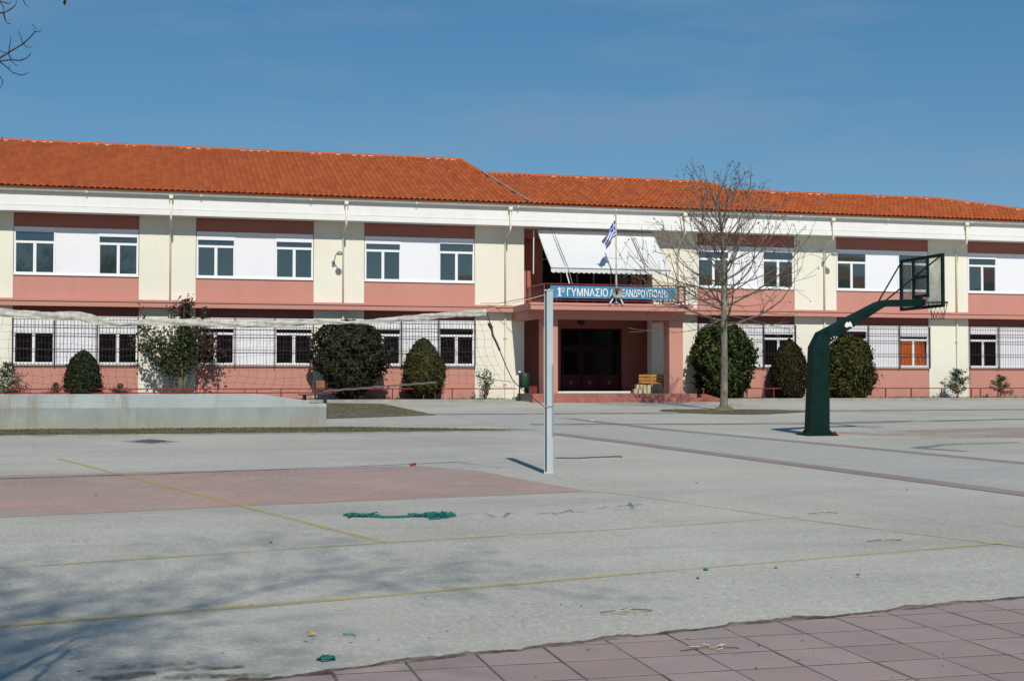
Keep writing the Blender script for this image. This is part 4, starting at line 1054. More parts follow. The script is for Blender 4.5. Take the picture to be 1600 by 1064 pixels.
for sg in (-1, 1):
    u0 = BL0 - .005 if sg < 0 else BL1 + .005
    for w_ in (-.1, .1):
        m_ = MB()
        m_.add([BP(u0, w_ - .006, bz + .02), BP(u0 + sg * .12, w_ - .006, bz + .02), BP(u0, w_ - .006, bz + .14), BP(u0, w_ + .006, bz + .02), BP(u0 + sg * .12, w_ + .006, bz + .02), BP(u0, w_ + .006, bz + .14)], [(0,1,2),(5,4,3),(0,3,4,1),(1,4,5,2),(2,5,3,0)]); m_.obj('gusset', M['green'], bs)

# board at the arm's end
UB = UZ(1436.5, 470)[0] + .06; zb0 = UZ(1436, 483)[1]; zb1 = zb0 + 1.20; BWd = .9
m_ = MB(); m_.box(0, 0, 0, 0, 0, 0); m_ = MB()
def brd(mb, w0, w1, z0, z1, ua, ub):
    mb.add([BP(u_, w_, z) for z in (z0, z1) for u_, w_ in ((ua, w0), (ub, w0), (ub, w1), (ua, w1))], [(3,2,1,0),(4,5,6,7),(0,1,5,4),(1,2,6,5),(2,3,7,6),(3,0,4,7)])
brd(m_, -BWd, -BWd + .065, zb0, zb1, UB - .03, UB + .03); brd(m_, BWd - .065, BWd, zb0, zb1, UB - .03, UB + .03)
brd(m_, -BWd + .065, BWd - .065, zb0, zb0 + .065, UB - .03, UB + .03); brd(m_, -BWd + .065, BWd - .065, zb1 - .065, zb1, UB - .03, UB + .03)
m_.obj('board_frame', M['green'], bs)
m_ = MB()
for w_ in (-.30, .30): brd(m_, w_ - .03, w_ + .03, zb0 + .25, zb1 - .066, UB - .05, UB - .005)
brd(m_, -.269, .269, zb0 + .27, zb0 + .33, UB - .048, UB - .006); brd(m_, -.269, .269, zb0 + .70, zb0 + .76, UB - .048, UB - .006)
brd(m_, -.13, .13, zb0 + .02, zb0 + .30, UB - .13, UB - .052)
m_.obj('back_frame', M['green'], bs)
m_ = MB(); brd(m_, -BWd + .06, BWd - .06, zb0 + .06, zb1 - .06, UB + .003, UB + .015); m_.obj('board_panel', M['acrylic'], bs)
for w_ in (-.82, .82):
    m_ = MB(); m_.tube([BP(UZ(1377 if w_ > 0 else 1381, 469)[0], math.copysign(.1, w_), UZ(1380, 469.4)[1]), BP(UB - .03, w_, zb1 - .06)], .018, 6); m_.obj('brace', M['green'], bs)
rim = []; RR = .225; rc = UB + .04 + .15 + RR
for i in range(25):
    w = 2 * math.pi * i / 24; rim.append(BP(rc + RR * math.cos(w), RR * math.sin(w), zb0 + .16))
m_ = MB(); m_.tube(rim, .012, 6, False); m_.tube([BP(UB + .01, -.08, zb0 + .16), BP(rc - RR * .93, -.08, zb0 + .16)], .012, 6); m_.tube([BP(UB + .01, .08, zb0 + .16), BP(rc - RR * .93, .08, zb0 + .16)], .012, 6)
brd(m_, -.12, .12, zb0 + .08, zb0 + .22, UB + .016, UB + .035)
m_.obj('rim', M['green'], bs)
m_ = MB(); lv = [(RR, .16), (RR * .88, .04), (RR * .72, -.07), (RR * .62, -.17), (RR * .64, -.24)]; ns = 12
for k in range(len(lv) - 1):
    for i in range(ns):
        for sg in (-.5, .5):
            w0 = 2*math.pi*(i + (k % 2) * .5) / ns; w1 = w0 + sg * 2*math.pi/ns
            m_.tube([BP(rc + lv[k][0]*math.cos(w0), lv[k][0]*math.sin(w0), zb0 + lv[k][1]), BP(rc + lv[k+1][0]*math.cos(w1), lv[k+1][0]*math.sin(w1), zb0 + lv[k+1][1] + random.uniform(-.015, .015))], .004, 3, False)
m_.obj('hoop_net', M['net'], bs)
# torn paper left on the arm, chips of paint
m_ = MB(); P0 = [(.93, -.155), (1.0, -.155)]
pu, pz = UZ(1321, 507)
pts = [(.86, -.02), (.93, .09), (.98, .05), (1.04, .10), (1.10, .02), (1.12, -.08), (1.02, -.05), (.95, -.09), (.88, -.07)]
m_.add([BP(pu + (u_ - 1.0) * .75, -.157, pz + z * .75 - .01) for u_, z in pts], [tuple(range(len(pts)))]); m_.obj('paper_scrap', M['paper'], bs)
m_ = MB()
for u_, z, r_ in ((*UZ(1293.5, 529), .012), (*UZ(1298, 527), .018), (*UZ(1302, 527), .014)): m_.add([BP(u_ + r_*math.cos(w), -.157, z + r_*math.sin(w)) for w in (0, 1, 2.2, 3.2, 4.4, 5.3)], [tuple(range(6))])
m_.obj('paint_chips', M['paper'], bs)
gx, gy = G(1304, 680); b_ = MB(); b_.lathe([(.04, 0), (.055, .03), (.05, .07), (.03, .085), (.001, .09)], (gx, gy, gz(gy)), 10); tag(b_.obj('red_scrap', M['red']), 'crushed red plastic scrap beside the basketball base', 'litter')

# ------------------------------------------------------------------ foliage
def leaves(P, Nrm, size, aspect=2.0, name='foliage', mat='leaf_dark', parent=None, jitter=.8):
    N = len(P); up_ = RNG.normal(0, 1, (N, 3)); nr = Nrm + RNG.normal(0, jitter, (N, 3)); nr /= np.linalg.norm(nr, axis=1)[:, None] + 1e-9
    a = np.cross(nr, up_); a /= np.linalg.norm(a, axis=1)[:, None] + 1e-9; b_ = np.cross(nr, a)
    s_ = size * RNG.uniform(.6, 1.35, N)[:, None]
    l = a * s_ * aspect * .5; w = b_ * s_ * .5; bend = nr * s_ * .18
    V_ = np.stack([P - l - bend, P - w * .9 + bend, P + l - bend, P + w * .9 + bend], 1).reshape(-1, 3)
    return np_mesh(name, V_, np.arange(4 * N).reshape(-1, 4), M[mat], parent)
def bush(px_, ybase, Y, prof, n, size, mat, name, label, loose=.1, lump=.12, aspect=2.0, group=None, core=.72, cat='bush'):
    """prof: list of (height fraction, radius m); total height last arg of prof[-1]."""
    hgt = prof['h']; cx, _, _ = onY(px_, ybase, Y); cy = Y; cz = 1.0
    t = thing(name, label, cat, (cx, cy, cz), group)
    hs_ = np.array([p[0] for p in prof['r']]); rs_ = np.array([p[1] for p in prof['r']])
    ph = RNG.uniform(0, 6.28, 6)
    def rad(h, w): 
        r_ = np.interp(h, hs_, rs_)
        return r_ * (1 + 1.7 * lump * (np.sin(3*w+ph[0]+h*5) * .5 + np.sin(5*w+ph[1]-h*9) * .4 + np.sin(2*w+ph[2]+h*13) * .4 + np.sin(9*w + h*23 + ph[3]) * .4 + np.sin(13*w - h*31 + ph[4]) * .35))
    h = RNG.random(n * 2); pr = np.interp(h, hs_, rs_) / rs_.max(); h = h[RNG.random(n * 2) < .12 + pr][:n]; N = len(h)
    w = RNG.uniform(0, 6.28, N); rr = rad(h, w) * (1 - np.abs(RNG.normal(0, loose, N))) * (1 + np.where(RNG.random(N) < .13, RNG.uniform(0, .20, N), 0))
    P = np.stack([cx + rr * np.cos(w), cy + rr * np.sin(w) * .85, cz + h * hgt], 1)
    e_ = .02; dr = (np.interp(h + e_, hs_, rs_) - np.interp(h - e_, hs_, rs_)) / (2 * e_ * hgt)
    Nr = np.stack([np.cos(w), np.sin(w), -dr], 1); Nr /= np.linalg.norm(Nr, axis=1)[:, None]
    keep = P[:, 1] < YF - .03
    leaves(P[keep], Nr[keep], size, aspect, 'foliage', mat, t, .65)
    if core:
        mb = MB(); pf = [(max(.02, float(np.interp(k / 12, hs_, rs_)) * core), .03 + k / 12 * hgt * .95) for k in range(13)]
        mb.lathe(pf, (cx, cy, cz), 14); vv = mb.v; mb.v = [(cx + (a - cx) * (1 + random.uniform(-.06, .06)), min(cy + (b_ - cy) * .8, YF - .06), c) for a, b_, c in vv]
        mb.obj('inner_foliage', M[mat], t)
    st_ = MB()
    for k in range(4): st_.tube([(cx + random.uniform(-.08, .08), cy + random.uniform(-.08, .08), .95), (cx + random.uniform(-.2, .2), cy + random.uniform(-.15, .15), cz + hgt * .5)], [.04, .015], 5)
    st_.obj('stem', M['twig'], t)
    return t
GB = 'clipped bushes along the school wall'
EGG = [(0, .2), (.06, .5), (.18, .84), (.36, 1.0), (.55, .93), (.74, .72), (.88, .47), (.96, .25), (1, .05)]
def sc(r_, k): return [(h, v_ * k) for h, v_ in r_]
bush(130, 612, 51.2, {'h': 1.80, 'r': sc([(0, .4), (.06, .8), (.2, 1.0), (.45, .98), (.68, .85), (.85, .58), (.95, .32), (1, .06)], .62)}, 9000, .045, 'leaf_cypress', 'egg_bush', 'small dense dark green egg-shaped bush under the barred window', .06, .05, group=GB)
bush(661.5, 612, 51.2, {'h': 2.34, 'r': sc(EGG, .80)}, 11000, .05, 'leaf_olive', 'cone_bush', 'pointed olive-green bush standing alone beneath the net end', .07, .06, group=GB)
bush(1234, 612, 51.2, {'h': 2.45, 'r': sc([(0, .5), (.05, .75), (.2, .95), (.45, 1.0), (.65, .86), (.83, .55), (.95, .22), (1, .02)], .77)}, 11000, .05, 'leaf_brown', 'cone_bush', 'brownish pointed bush beside the basketball post', .08, .07, group=GB)
bush(1328, 614, 51.15, {'h': 2.65, 'r': sc([(0, .55), (.08, .8), (.3, .98), (.55, 1.0), (.78, .85), (.92, .55), (1, .1)], 1.0)}, 9000, .075, 'leaf_olive', 'round_bush', 'big round yellow-green bush right behind the basketball post', .1, .09, group=GB)
bush(1129, 612, 51.1, {'h': 3.15, 'r': sc([(0, .3), (.06, .6), (.2, .86), (.42, 1.0), (.65, .98), (.83, .8), (.94, .5), (1, .12)], 1.18)}, 9500, .10, 'leaf_dark', 'round_bush', 'tall dark glossy bush behind the bare tree trunk', .14, .10, group=GB)
bush(545, 612, 51.1, {'h': 2.98, 'r': sc([(0, .15), (.08, .36), (.22, .68), (.42, .92), (.62, 1.0), (.8, .9), (.92, .62), (1, .15)], 1.31)}, 9500, .09, 'leaf_mixed', 'round_bush', 'wide dark bush with russet tips narrowing to its foot', .16, .13, group=GB)
# loose vase-shaped shrub with bare stems
def loose_shrub():
    cx, cy, _ = onY(282, 612, 51.15); t = thing('loose_shrub', 'tall loose shrub with bare stems and russet tips behind net', 'bush', (cx, cy, 1.0))
    st_ = MB(); P = []; Q = []
    for k in range(30):
        lean = random.uniform(-1.75, .85); dy_ = random.uniform(-.5, .35); top = random.uniform(2.0, 3.7) - .25 * abs(lean)
        if k < 8: lean = random.uniform(-1.0, .35); top = random.uniform(3.3, 3.75)
        b0 = (cx + random.uniform(-.14, .14), cy + random.uniform(-.12, .12), .97)
        pts = [b0, (b0[0] + lean * .16, cy + dy_ * .3, 1 + top * .33), (b0[0] + lean * .55, cy + dy_ * .7, 1 + top * .66), (b0[0] + lean, cy + dy_, 1 + top)]
        st_.tube(pts, [.022, .016, .011, .006], 5)
        for j in range(150):
            tt = random.uniform(.46, 1.0) ; i = min(2, int(tt * 3)); fr_ = tt * 3 - i
            p = [pts[i][q] + (pts[i+1][q] - pts[i][q]) * fr_ + random.gauss(0, .11) for q in range(3)]
            if p[1] < YF - .05: (Q if p[2] > 3.75 + random.gauss(0, .2) else P).append(p)
    st_.obj('stem', M['twig'], t)
    P = np.array(P); leaves(P, np.tile([0, -1.0, .4], (len(P), 1)), .065, 1.8, 'foliage', 'leaf_dark', t)
    Q = np.array(Q); o = leaves(Q, np.tile([0, -1.0, .4], (len(Q), 1)), .065, 1.8, 'foliage', 'leaf_red', t); o['label'] = 'russet leaves at the top'
    P2 = []
    for j in range(420): P2.append((cx + 1.02 + random.gauss(0, .24), min(cy + random.gauss(0, .2), YF - .06), 2.95 + random.gauss(0, .30)))
    o = leaves(np.array(P2), np.tile([0, -1.0, .4], (len(P2), 1)), .07, 1.8, 'foliage', 'leaf_red', t)
    st2 = MB(); st2.tube([(cx + .1, cy, .97), (cx + .5, cy, 1.9), (cx + 1.0, cy, 3.1)], [.02, .014, .006], 5); st2.obj('stem', M['twig'], t)
    for k in range(260):
        pass
loose_shrub()
def tuft(px_, py, Y, h, n, mat, label, lift=.98):
    cx, cy, _ = onY(px_, py, Y); N = n; an = RNG.uniform(0, 6.28, N); ln = RNG.uniform(.1, .6, N) * h; hh = RNG.uniform(.5, 1, N) * h; r0 = RNG.uniform(0, .12, N)
    bx0 = np.stack([cx + r0*np.cos(an), cy + r0*np.sin(an), np.full(N, lift)], 1); d = np.stack([-np.sin(an), np.cos(an), 0*an], 1) * .012
    tip = bx0 + np.stack([ln*np.cos(an), ln*np.sin(an)*.7, hh], 1)
    V_ = np.stack([bx0 - d, bx0 + d, tip], 1).reshape(-1, 3); o = np_mesh('grass_tuft', V_, np.arange(3*N).reshape(-1, 3), M[mat]); return tag(o, label, 'grass')
tuft(286, 610, 50.95, .55, 200, 'needle_dry', 'yellowish upright grass tuft at the foot of loose shrub')
def conifer(px_, py, Y, h, spread, nb, mat, label, lean=0.0):
    cx, cy, _ = onY(px_, py, Y); t = thing('young_conifer', label, 'shrub', (cx, cy, 1.0), 'young conifers planted along the wall')
    st_ = MB(); st_.tube([(cx, cy, .96), (cx + lean * .4, cy, 1 + h * .5), (cx + lean, cy, 1 + h)], [.03, .018, .005], 5); P = []
    for k in range(nb):
        f = random.uniform(.08, .95); z = 1 + h * f; w = random.uniform(0, 6.28); L_ = spread * (1 - f) ** .75 * random.uniform(.6, 1.15) + .06
        p0 = Vector((cx + lean * f, cy, z)); d = Vector((math.cos(w), math.sin(w) * .8, random.uniform(.25, .75)))
        p1 = p0 + d * L_ * .55; p2 = p0 + d * L_ + Vector((0, 0, -.12 * L_)); st_.tube([p0, p1, p2], [.009, .006, .003], 4)
        for j in range(int(16 + 50 * L_)):
            tt = random.uniform(.15, 1.05); q = p0.lerp(p2, tt) + Vector([random.gauss(0, .035 + .03 * L_) for _ in range(3)]); P.append((q.x, min(q.y, YF - .05), q.z))
    st_.obj('stem', M['twig'], t); P = np.array(P); leaves(P, np.tile([0, -.6, .6], (len(P), 1)), .035, 2.6, 'foliage', mat, t, 1.2)
conifer(12, 612, 51.0, 1.35, .72, 46, 'needle', 'young grey-green conifer at the photo\'s edge before the cream wall')
conifer(86, 612, 51.0, .62, .36, 20, 'needle_dry', 'yellowed small conifer just beside the egg-shaped bush')
conifer(188, 612, 51.0, .55, .42, 24, 'needle_dry', 'low yellowed conifer between egg-shaped bush and loose shrub')
conifer(1497, 612, 51.1, 1.25, .75, 42, 'needle', 'young grey-green conifer right of the orange-curtained window')
conifer(1563, 612, 51.1, 1.0, .55, 32, 'needle_dry', 'thin brownish young conifer beneath the last barred window')
def sapling():
    cx, cy, _ = onY(757, 612, 51.15); t = thing('leafy_sapling', 'sparse upright leafy sapling near the net\'s loose end', 'shrub', (cx, cy, 1.0)); st_ = MB(); P = []
    for k in range(8):
        dx = random.uniform(-.35, .35); top = random.uniform(.7, 1.3); p0 = Vector((cx + random.uniform(-.08, .08), cy, .97)); p1 = Vector((cx + dx, cy + random.uniform(-.2, .1), 1 + top)); st_.tube([p0, p0.lerp(p1, .5), p1], [.012, .009, .004], 4)
        for j in range(34): q = p0.lerp(p1, random.uniform(.25, 1)) + Vector([random.gauss(0, .06) for _ in range(3)]); P.append(tuple(q))
    st_.obj('stem', M['twig'], t); P = np.array(P); leaves(P, np.tile([0, -1., .3], (len(P), 1)), .06, 1.8, 'foliage', 'needle', t)
sapling()

# ------------------------------------------------------------------ trees
def grow(mb, p, d, L_, r_, depth, rng, ends, up_=.25, minr=.005, reject=None, spread=.6, gap=.30):
    n = max(3, int(L_ / .22)); pts = [p]; rad = [r_]; d = d.normalized()
    for i in range(n):
        d = (d + Vector((rng.gauss(0, .10), rng.gauss(0, .10), rng.gauss(0, .08) + up_ * .12))).normalized()
        p = p + d * (L_ / n); pts.append(p); rad.append(max(minr, r_ * (1 - .75 * (i + 1) / n)))
    if reject and any(reject(q) for q in pts): return
    mb.tube(pts, rad, 6 if r_ > .03 else (4 if r_ > .012 else 3), False)
    ends.append((pts[-1], d))
    if depth == 0: return
    k = max(2, int(L_ / gap))
    for i in range(k):
        f = rng.uniform(.22, .97); j = min(n - 1, int(f * n)); q = pts[j].lerp(pts[j + 1], f * n - j)
        t = (pts[j + 1] - pts[j]).normalized(); a = t.orthogonal().normalized(); a.rotate(Matrix.Rotation(rng.uniform(0, 6.28), 3, t))
        nd = t * (1 - spread * .35) + a * spread * rng.uniform(.7, 1.25)
        grow(mb, q, nd, L_ * rng.uniform(.30, .55) * (1.1 - .35 * f), max(minr, rad[j] * .55), depth - 1, rng, ends, up_, minr, reject, spread, gap)
def yard_tree():
    rng = random.Random(11); x, y = 18.34, 41.7; z0 = gz(y)
    t = thing('bare_tree', 'bare young plane tree with seed balls standing before the entrance', 'tree', (x, y, z0))
    tr = MB(); pts = [(x, y, z0 - .02), (x + .01, y, z0 + .25), (x + .03, y, z0 + 1.5), (x + .02, y, z0 + 3.2), (x + .06, y, z0 + 4.4)]
    tr.tube(pts, [.19, .125, .108, .098, .085], 12); tr.obj('trunk', M['bark'], t, smooth=True)
    mound = MB(); mound.lathe([(.42, .0), (.34, .06), (.24, .12), (.1, .15)], (x, y, z0 - .02), 16); mound.obj('root_mound', M['soil'], t, smooth=True)
    cr_ = MB(); ends = []
    lead = [Vector((x + .06, y, z0 + 4.35)), Vector((x + .02, y + .05, z0 + 5.1)), Vector((x - .05, y, z0 + 5.9)), Vector((x - .2, y, z0 + 6.8)), Vector((x - .32, y, z0 + 7.7))]
    cr_.tube(lead, [.086, .066, .045, .026, .007], 8, False)
    def trunk_at(z):
        if z < 4.35: return Vector((x + .03, y, z0 + z))
        f = (z - 4.35) / 3.35 * 4; j = min(3, int(f)); return lead[j].lerp(lead[j + 1], f - j)
    for k in range(38):
        z = 2.75 + 4.4 * (k / 38) ** 1.0 + rng.uniform(-.1, .1); w = k * 2.4 + rng.uniform(-.3, .3); f = (z - 2.75) / 4.4
        el = -.05 + 1.0 * f + rng.uniform(-.12, .15); L_ = (4.0 - 2.5 * f) * rng.uniform(.75, 1.12)
        d = Vector((math.cos(w) * math.cos(el), math.sin(w) * math.cos(el), math.sin(el) + .05))
        grow(cr_, trunk_at(z), d, L_, .036 - .014 * f, 2, rng, ends, .55, .0072, None, .70, .44)
    for k in range(12):    # thin drooping lower branches
        w = k * 2.4 + .7; d = Vector((math.cos(w), math.sin(w), rng.uniform(-.42, -.05)))
        grow(cr_, trunk_at(2.9 + .12 * k), d, rng.uniform(1.7, 2.9), .018, 1, rng, ends, .42, .0062, None, .7, .42)
    for k in range(7):     # upright leaders in the top
        z = 4.6 + k * .22; w = k * 2.1; d = Vector((math.cos(w) * .62, math.sin(w) * .62, 1)); grow(cr_, trunk_at(z), d, 2.6 - .14 * k, .028, 1, rng, ends, .4, .006, None, .4)
    cr_.obj('crown', M['twig'], t)
    sb = MB()
    for p, d in rng.sample(ends, min(len(ends), 480)):
        c = p + Vector((rng.uniform(-.02, .02), rng.uniform(-.02, .02), -rng.uniform(.02, .08))); r_ = rng.uniform(.015, .026)
        sb.lathe([(.001, -r_), (r_ * .8, -r_ * .6), (r_, 0), (r_ * .8, r_ * .6), (.001, r_)], c, 6)
    sb.obj('seed_balls', plain('dry_seed_ball', (.045, .032, .022), .9), t, kind='stuff')
yard_tree()
def near_tree():
    rng = random.Random(5); x, y = cf(-2.9, -5.2); z0 = gz(y)
    t = thing('overhanging_tree', 'bare tree at the yard\'s edge with twigs hanging into the sky', 'tree', (x, y, z0))
    tr = MB(); tr.tube([(x, y, z0 - .05), (x + .02, y, z0 + .4), (x + .1, y + .05, z0 + 2.6), (x + .2, y + .1, z0 + 6.0), (x + .3, y + .2, z0 + 9.5)], [.30, .22, .19, .16, .12], 12); tr.obj('trunk', M['bark'], t, smooth=True)
    cr_ = MB(); ends = []; top = Vector((x + .16, y + .08, z0 + 4.2))
    rj = lambda q: inframe(q, 14)
    for k in range(19):
        w = k * 2.4; el = rng.uniform(.25, 1.0); base = Vector((x + .25, y + .15, z0 + 7.0 + 2.5 * k / 19))
        c_, s_ = cf(math.cos(w), math.sin(w)); d = Vector((c_ * math.cos(el), s_ * math.cos(el), math.sin(el)))
        grow(cr_, base, d, rng.uniform(3.0, 4.6), .06, 3, rng, ends, .15, .0065, rj, .7, .33)
    for lat, fw, z in ((.0, -4.2, 10.0), (1.0, -3.0, 10.6), (1.9, -2.2, 10.2), (-1.0, -2.0, 11.0), (-2.2, -1.0, 10.2), (1.0, -5.2, 9.4), (-.6, -3.0, 9.6)):
        q = Vector((*cf(lat, fw), z)); b0 = Vector((x + .3, y + .2, z0 + 8.4)); grow(cr_, b0, q - b0, (q - b0).length, .06, 3, rng, ends, .1, .0065, rj, .7, .36)
    # the drooping twigs that show in the picture's corner
    FW = 5.2
    def S3(px_, py, f=FW): 
        r = ray(px_, py); d = r / (r @ _fw); return Vector(np.array([0, 0, EYE]) + d * f)
    anchor = S3(-330, 40, 3.6)
    lim = [top, top.lerp(anchor, .5) + Vector((0, 0, .35)), anchor, S3(-60, 118, 5.0)]
    cr_.tube(lim, [.06, .045, .02, .012], 6, False)
    def tw(px_list, r0, f=FW): 
        n_ = len(px_list); cr_.tube([S3(a, b_, f + .05 * i) for i, (a, b_) in enumerate(px_list)], [r0 * .62 * (1 - .55 * i / (n_ - 1)) for i in range(n_)], 4, False)
    tw([(-60,118),(-20,102),(0,91),(14,82),(36,69),(47,59),(55,50)], .008); tw([(55,50),(60,50),(65,47)], .004); tw([(55,50),(51,45)], .004); tw([(50,38),(58,47)], .003)
    tw([(36,69),(33,60),(29,48)], .005); tw([(14,82),(15,72),(17,63),(16,55)], .004); tw([(36,69),(42,74),(51,74)], .004)
    tw([(-60,118),(-15,100),(0,96),(16,94),(33,95),(42,91),(47,86),(47.5,82)], .006); tw([(0,97),(10,105),(20,114),(33,118),(41,116),(46,112)], .005); tw([(13,83),(17,95),(24,102),(29,103)], .004)
    tw([(-10,115),(0,120),(4,126),(4,132),(0,138)], .004); tw([(33,95),(35,90)], .003); tw([(16,94),(20,88)], .003); tw([(14,107),(16,101)], .003); tw([(-8,80),(0,80),(8,83),(13,84)], .004)
    lim2 = [top, S3(-260, -60, 4.2), S3(-40, 20, 5.1)]; cr_.tube(lim2, [.05, .02, .01], 6, False)
    tw([(-40,20),(0,21),(7,20),(17,15),(24,9),(26,2)], .006); tw([(6,22),(8,32),(12,37),(17,37.5)], .005); tw([(0,4),(5,10),(6,20)], .004); tw([(-6,0),(8,5),(15,6),(18,3)], .004)
    tw([(36,-20),(37,2),(40,8),(46,13)], .004); tw([(36,-20),(-30,-40),(-190,-60)], .006)
    cr_.obj('crown', M['twig'], t)
    # withered leaves and catkins still hanging outside the picture, which thicken the shade
    P = []
    for p, d in ends:
        if rng.random() < .22:
            for j in range(3):
                q = p + Vector((rng.gauss(0, .14), rng.gauss(0, .14), rng.gauss(0, .12)))
                if not inframe(q, 40): P.append(tuple(q))
    P = np.array(P); leaves(P, np.tile([0, 0, 1.], (len(P), 1)), .07, 1.6, 'foliage', 'dry_leaf', t, 1.0)
    lp = S3(101, -3, 5.2); lv = MB(); a = S3(101, 10, 5.2); b_ = S3(102, -2, 5.2); w1 = S3(98, 4, 5.2); w2 = S3(104, 4, 5.2)
    lv.add([a, w1, b_, w2], [(0, 1, 2, 3)]); lv.add([S3(91, 3, 5.2), S3(93, -1, 5.2), S3(96, -3, 5.2), S3(93.5, 0, 5.2)], [(0, 1, 2, 3)]); lv.add([S3(104, 0, 5.2), S3(107, -2, 5.2), S3(108, -1, 5.2), S3(106, 1, 5.2)], [(0, 1, 2, 3)])
    lv.tube([S3(103, -1, 5.2), S3(60, -40, 5.1), S3(-40, -60, 4.9), S3(-260, -60, 4.2)], [.002, .003, .005, .01], 4, False)
    lv.obj('leaf_spray', M['leaf_brown'], t)
near_tree()

# ------------------------------------------------------------------ litter on the yard
def P3(px_, py, lift=.0):
    x, y = G(px_, py)
    if 0 < y - edge_y(max(x, .2)) < 1.3: lift += .016          # on the crumbled asphalt lip
    return Vector((x, y, gz(y) + lift))
def crumple(mb, c, rx, ry, h, n, w=.0065):
    for k in range(int(n * 1.8)):
        p = [c + Vector((random.gauss(0, rx), random.gauss(0, ry), abs(random.gauss(0, h * .6)) + .008)) for _ in range(4)]; mb.tube(p, w * random.uniform(.5, 1.2), 4)
b_ = MB(); random.seed(3)
for px_, rx, ry, h, n in ((552, .045, .05, .02, 16), (568, .05, .05, .02, 18), (582, .04, .05, .02, 12), (652, .05, .05, .02, 16), (672, .06, .06, .03, 24), (690, .06, .08, .03, 26)):
    crumple(b_, P3(px_, 807), rx, ry, h, n)
b_.tube([P3(578, 808, .012), P3(600, 809.5, .012), P3(625, 809, .012), P3(650, 807.5, .012)], .016, 5); b_.tube([P3(670, 812, .01), P3(685, 811, .012), P3(700, 809, .01)], .012, 5)
tag(b_.obj('green_netting', M['tealnet']), 'torn strip of teal green netting crumpled on the asphalt', 'netting')
def small(name, pts_fn, mat, label, cat='litter'):
    mb = MB(); pts_fn(mb); return tag(mb.obj(name, M[mat]), label, cat)
def flat(q, s_, h=.012):
    def f(mb):
        c = P3(*q); n = 7
        ring = [(c.x + s_ * random.uniform(.6, 1.2) * math.cos(6.28 * i / n), c.y + .7 * s_ * random.uniform(.6, 1.2) * math.sin(6.28 * i / n), c.z + random.uniform(.004, h)) for i in range(n)]
        mb.add(ring + [(c.x, c.y, c.z + h * 2)], [(i, (i + 1) % n, n) for i in range(n)])
    return f
small('drink_cup', lambda mb: mb.tube([P3(641, 729, .03), P3(649, 727.5, .03)], [.015, .021], 8), 'red', 'red crushed cup lying at the court paint edge')
small('orange_wrapper', flat((487, 996), .035), 'yellow_bit', 'orange-yellow wrapper scrap on the shaded asphalt')
small('green_string', lambda mb: mb.tube([P3(536, 995, .006), P3(543, 996.5, .006), P3(550, 995.5, .006), P3(556, 998, .006)], .005, 4), 'green_bit', 'short green string on asphalt beside orange-yellow wrapper')
small('teal_scrap', lambda mb: crumple(mb, P3(511, 1036), .02, .02, .012, 8, .01), 'tealnet', 'small dark teal rag near the paver edge')
small('white_scrap', flat((926, 657), .08), 'paper', 'white paper scrap on the path toward the entrance')
small('teal_chip', flat((1103, 891), .03), 'tealnet', 'small teal plastic chip beside the near yellow line')
small('red_string', lambda mb: mb.tube([P3(868, 716, .008), P3(900, 716.5, .008), P3(940, 714.5, .008), P3(965, 714, .012), P3(972, 714.5, .01)], .01, 4), 'rope', 'thin dark string on asphalt behind the volleyball post')
for (q, n_, lab) in (((1110, 1015), 9, 'fallen pale catkin twig lying on the mauve pavers'), ((1286, 803), 9, 'pale catkin sprig where the yellow lines cross'), ((1382, 846), 8, 'pale catkin sprig between the two near yellow lines'), ((980, 960), 6, 'thin forked twig with pale catkin before pavers')):
    mb = MB(); c = P3(*q, .012); s_ = .05 + .0 * n_
    for k in range(n_): a = c + Vector((random.gauss(0, s_ * 1.3), random.gauss(0, s_ * .7), .008)); mb.tube([a, a + Vector((random.uniform(-.05, .05), random.uniform(-.03, .03), .006))], .0045, 4)
    mb.tube([c + Vector((-.2, -.03, 0)), c + Vector((0, .01, .01)), c + Vector((.17, -.03, 0))], .004, 4, True, 1)
    tag(mb.obj('fallen_twig', [M['catkin'], M['twig']]), lab, 'twig', 'fallen catkin twigs on the yard')
for i, (q, lab) in enumerate((((423, 848), 'dark curled dry leaf beside the far yellow line'), ((276 + 812, 755), 'dark dry leaf halfway between post and path'), ((150, 774), 'dark dry leaf lying on the red court paint'), ((1090, 904), 'dark flat twig piece below the near yellow line'), ((1212, 888), 'dark curled leaf just under the near yellow line'), ((1340, 902), 'long dark leaf on open asphalt above the pavers'), ((1417, 766), 'lone dark leaf on pale asphalt near the path border'))):
    o = small('dry_leaf', flat(q, .022 if i != 5 else .03, .008), 'rope', lab, 'leaf')
    o['group'] = 'dry leaves on the yard'
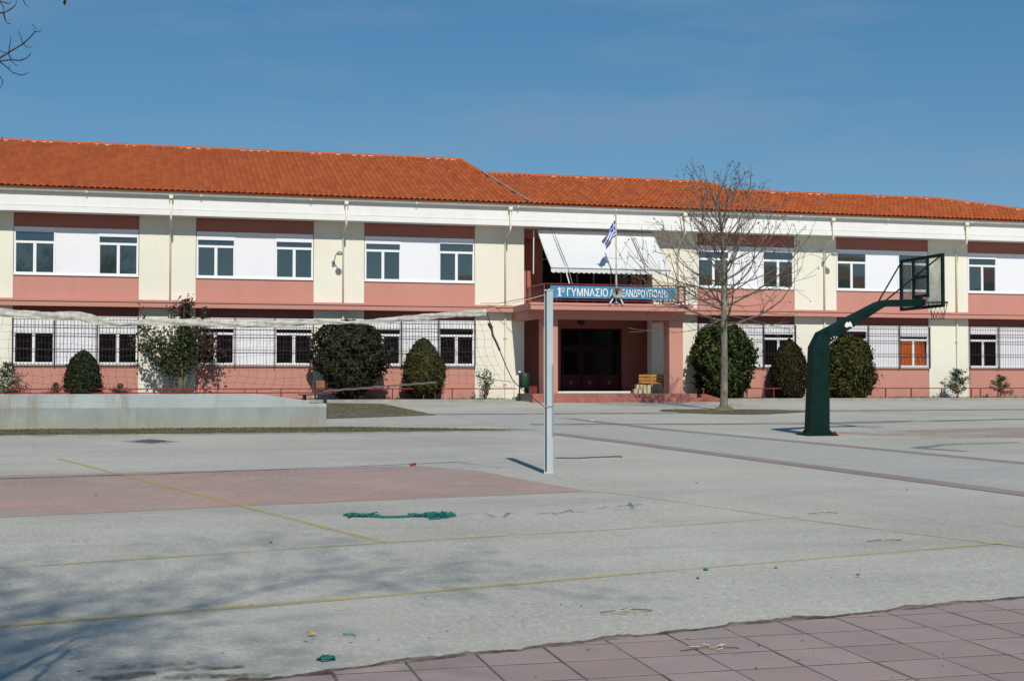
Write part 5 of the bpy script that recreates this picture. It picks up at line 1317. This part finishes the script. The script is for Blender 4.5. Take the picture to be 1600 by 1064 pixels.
# countless crumbs and leaf bits over the asphalt
N = 700; lat = RNG.uniform(-.42, .42, N); fw = 6.5 + 24 * RNG.random(N) ** 1.6; V_ = []; 
xy = np.array([cf(l * f, f) for l, f in zip(lat, fw)]); s_ = RNG.uniform(.005, .016, N); an = RNG.uniform(0, 6.28, N); z = SLOPE * (xy[:, 1] - 6) + .012
for i in range(N):
    ca, sa_ = math.cos(an[i]) * s_[i], math.sin(an[i]) * s_[i]
    V_ += [(xy[i,0]-ca, xy[i,1]-sa_, z[i]), (xy[i,0]+sa_*.5, xy[i,1]-ca*.5, z[i]+.3*s_[i]), (xy[i,0]+ca, xy[i,1]+sa_, z[i]+.004), (xy[i,0]-sa_*.5, xy[i,1]+ca*.5, z[i]+.3*s_[i])]
o = np_mesh('ground_litter', np.array(V_), np.arange(4 * N).reshape(-1, 4), M['litter'], None, 'stuff'); o['label'] = 'tiny leaf bits and crumbs on the asphalt'

# ------------------------------------------------------------------ what stands behind the photographer and shows in the panes
def house(x0, x1, y, h, label, mat):
    t = thing('street_house', label, 'building', ((x0 + x1) / 2, y - 5, gz(-9)), 'houses across the street mirrored in the panes')
    MB().box(x0, x1, y - 10, y, -.2, h).obj('wall', mat, t)
    MB().prism([(y + .5, h), (y - 5, h + 2.0), (y - 10.5, h)], x0 - .4, x1 + .4, 'x').obj('roof', M['tile'], t)
    k = int((x1 - x0) / 4)
    for i in range(k):
        for z in np.arange(1.2, h - 1.5, 3.0): MB().box(x0 + 1.2 + i * 4, x0 + 2.6 + i * 4, y - .02, y + .06, z, z + 1.5).obj('window', M['glass_low'], t)
hm = plain('dull_render', (.12, .12, .12), .9)
house(-40, 22, -32, 6.0, 'long low grey house across the street behind the photographer', hm); house(27, 47, -34, 10.6, 'tall grey house across the street behind the photographer', hm); house(52, 110, -30, 11.8, 'tallest grey block across the street behind the photographer', hm)
def street_tree(x, y, h, seed):
    rng = random.Random(seed); t = thing('street_tree', 'tall bare tree across the street mirrored in an upper window', 'tree', (x, y, gz(-9)))
    tr = MB(); tr.tube([(x, y, -.2), (x + .1, y, h * .4)], [.3, .2], 8); tr.obj('trunk', M['twig'], t); cr_ = MB(); en = []
    for k in range(11):
        w = k * 2.4; d = Vector((math.cos(w) * .7, math.sin(w) * .7, 1.1)); grow(cr_, Vector((x + .1, y, h * (.3 + .1 * k / 16))), d, h * .45, .085, 2, rng, en, .25, .024, None, .6, .8)
    cr_.obj('crown', M['twig'], t)
street_tree(-9.5, -24, 17, 3)
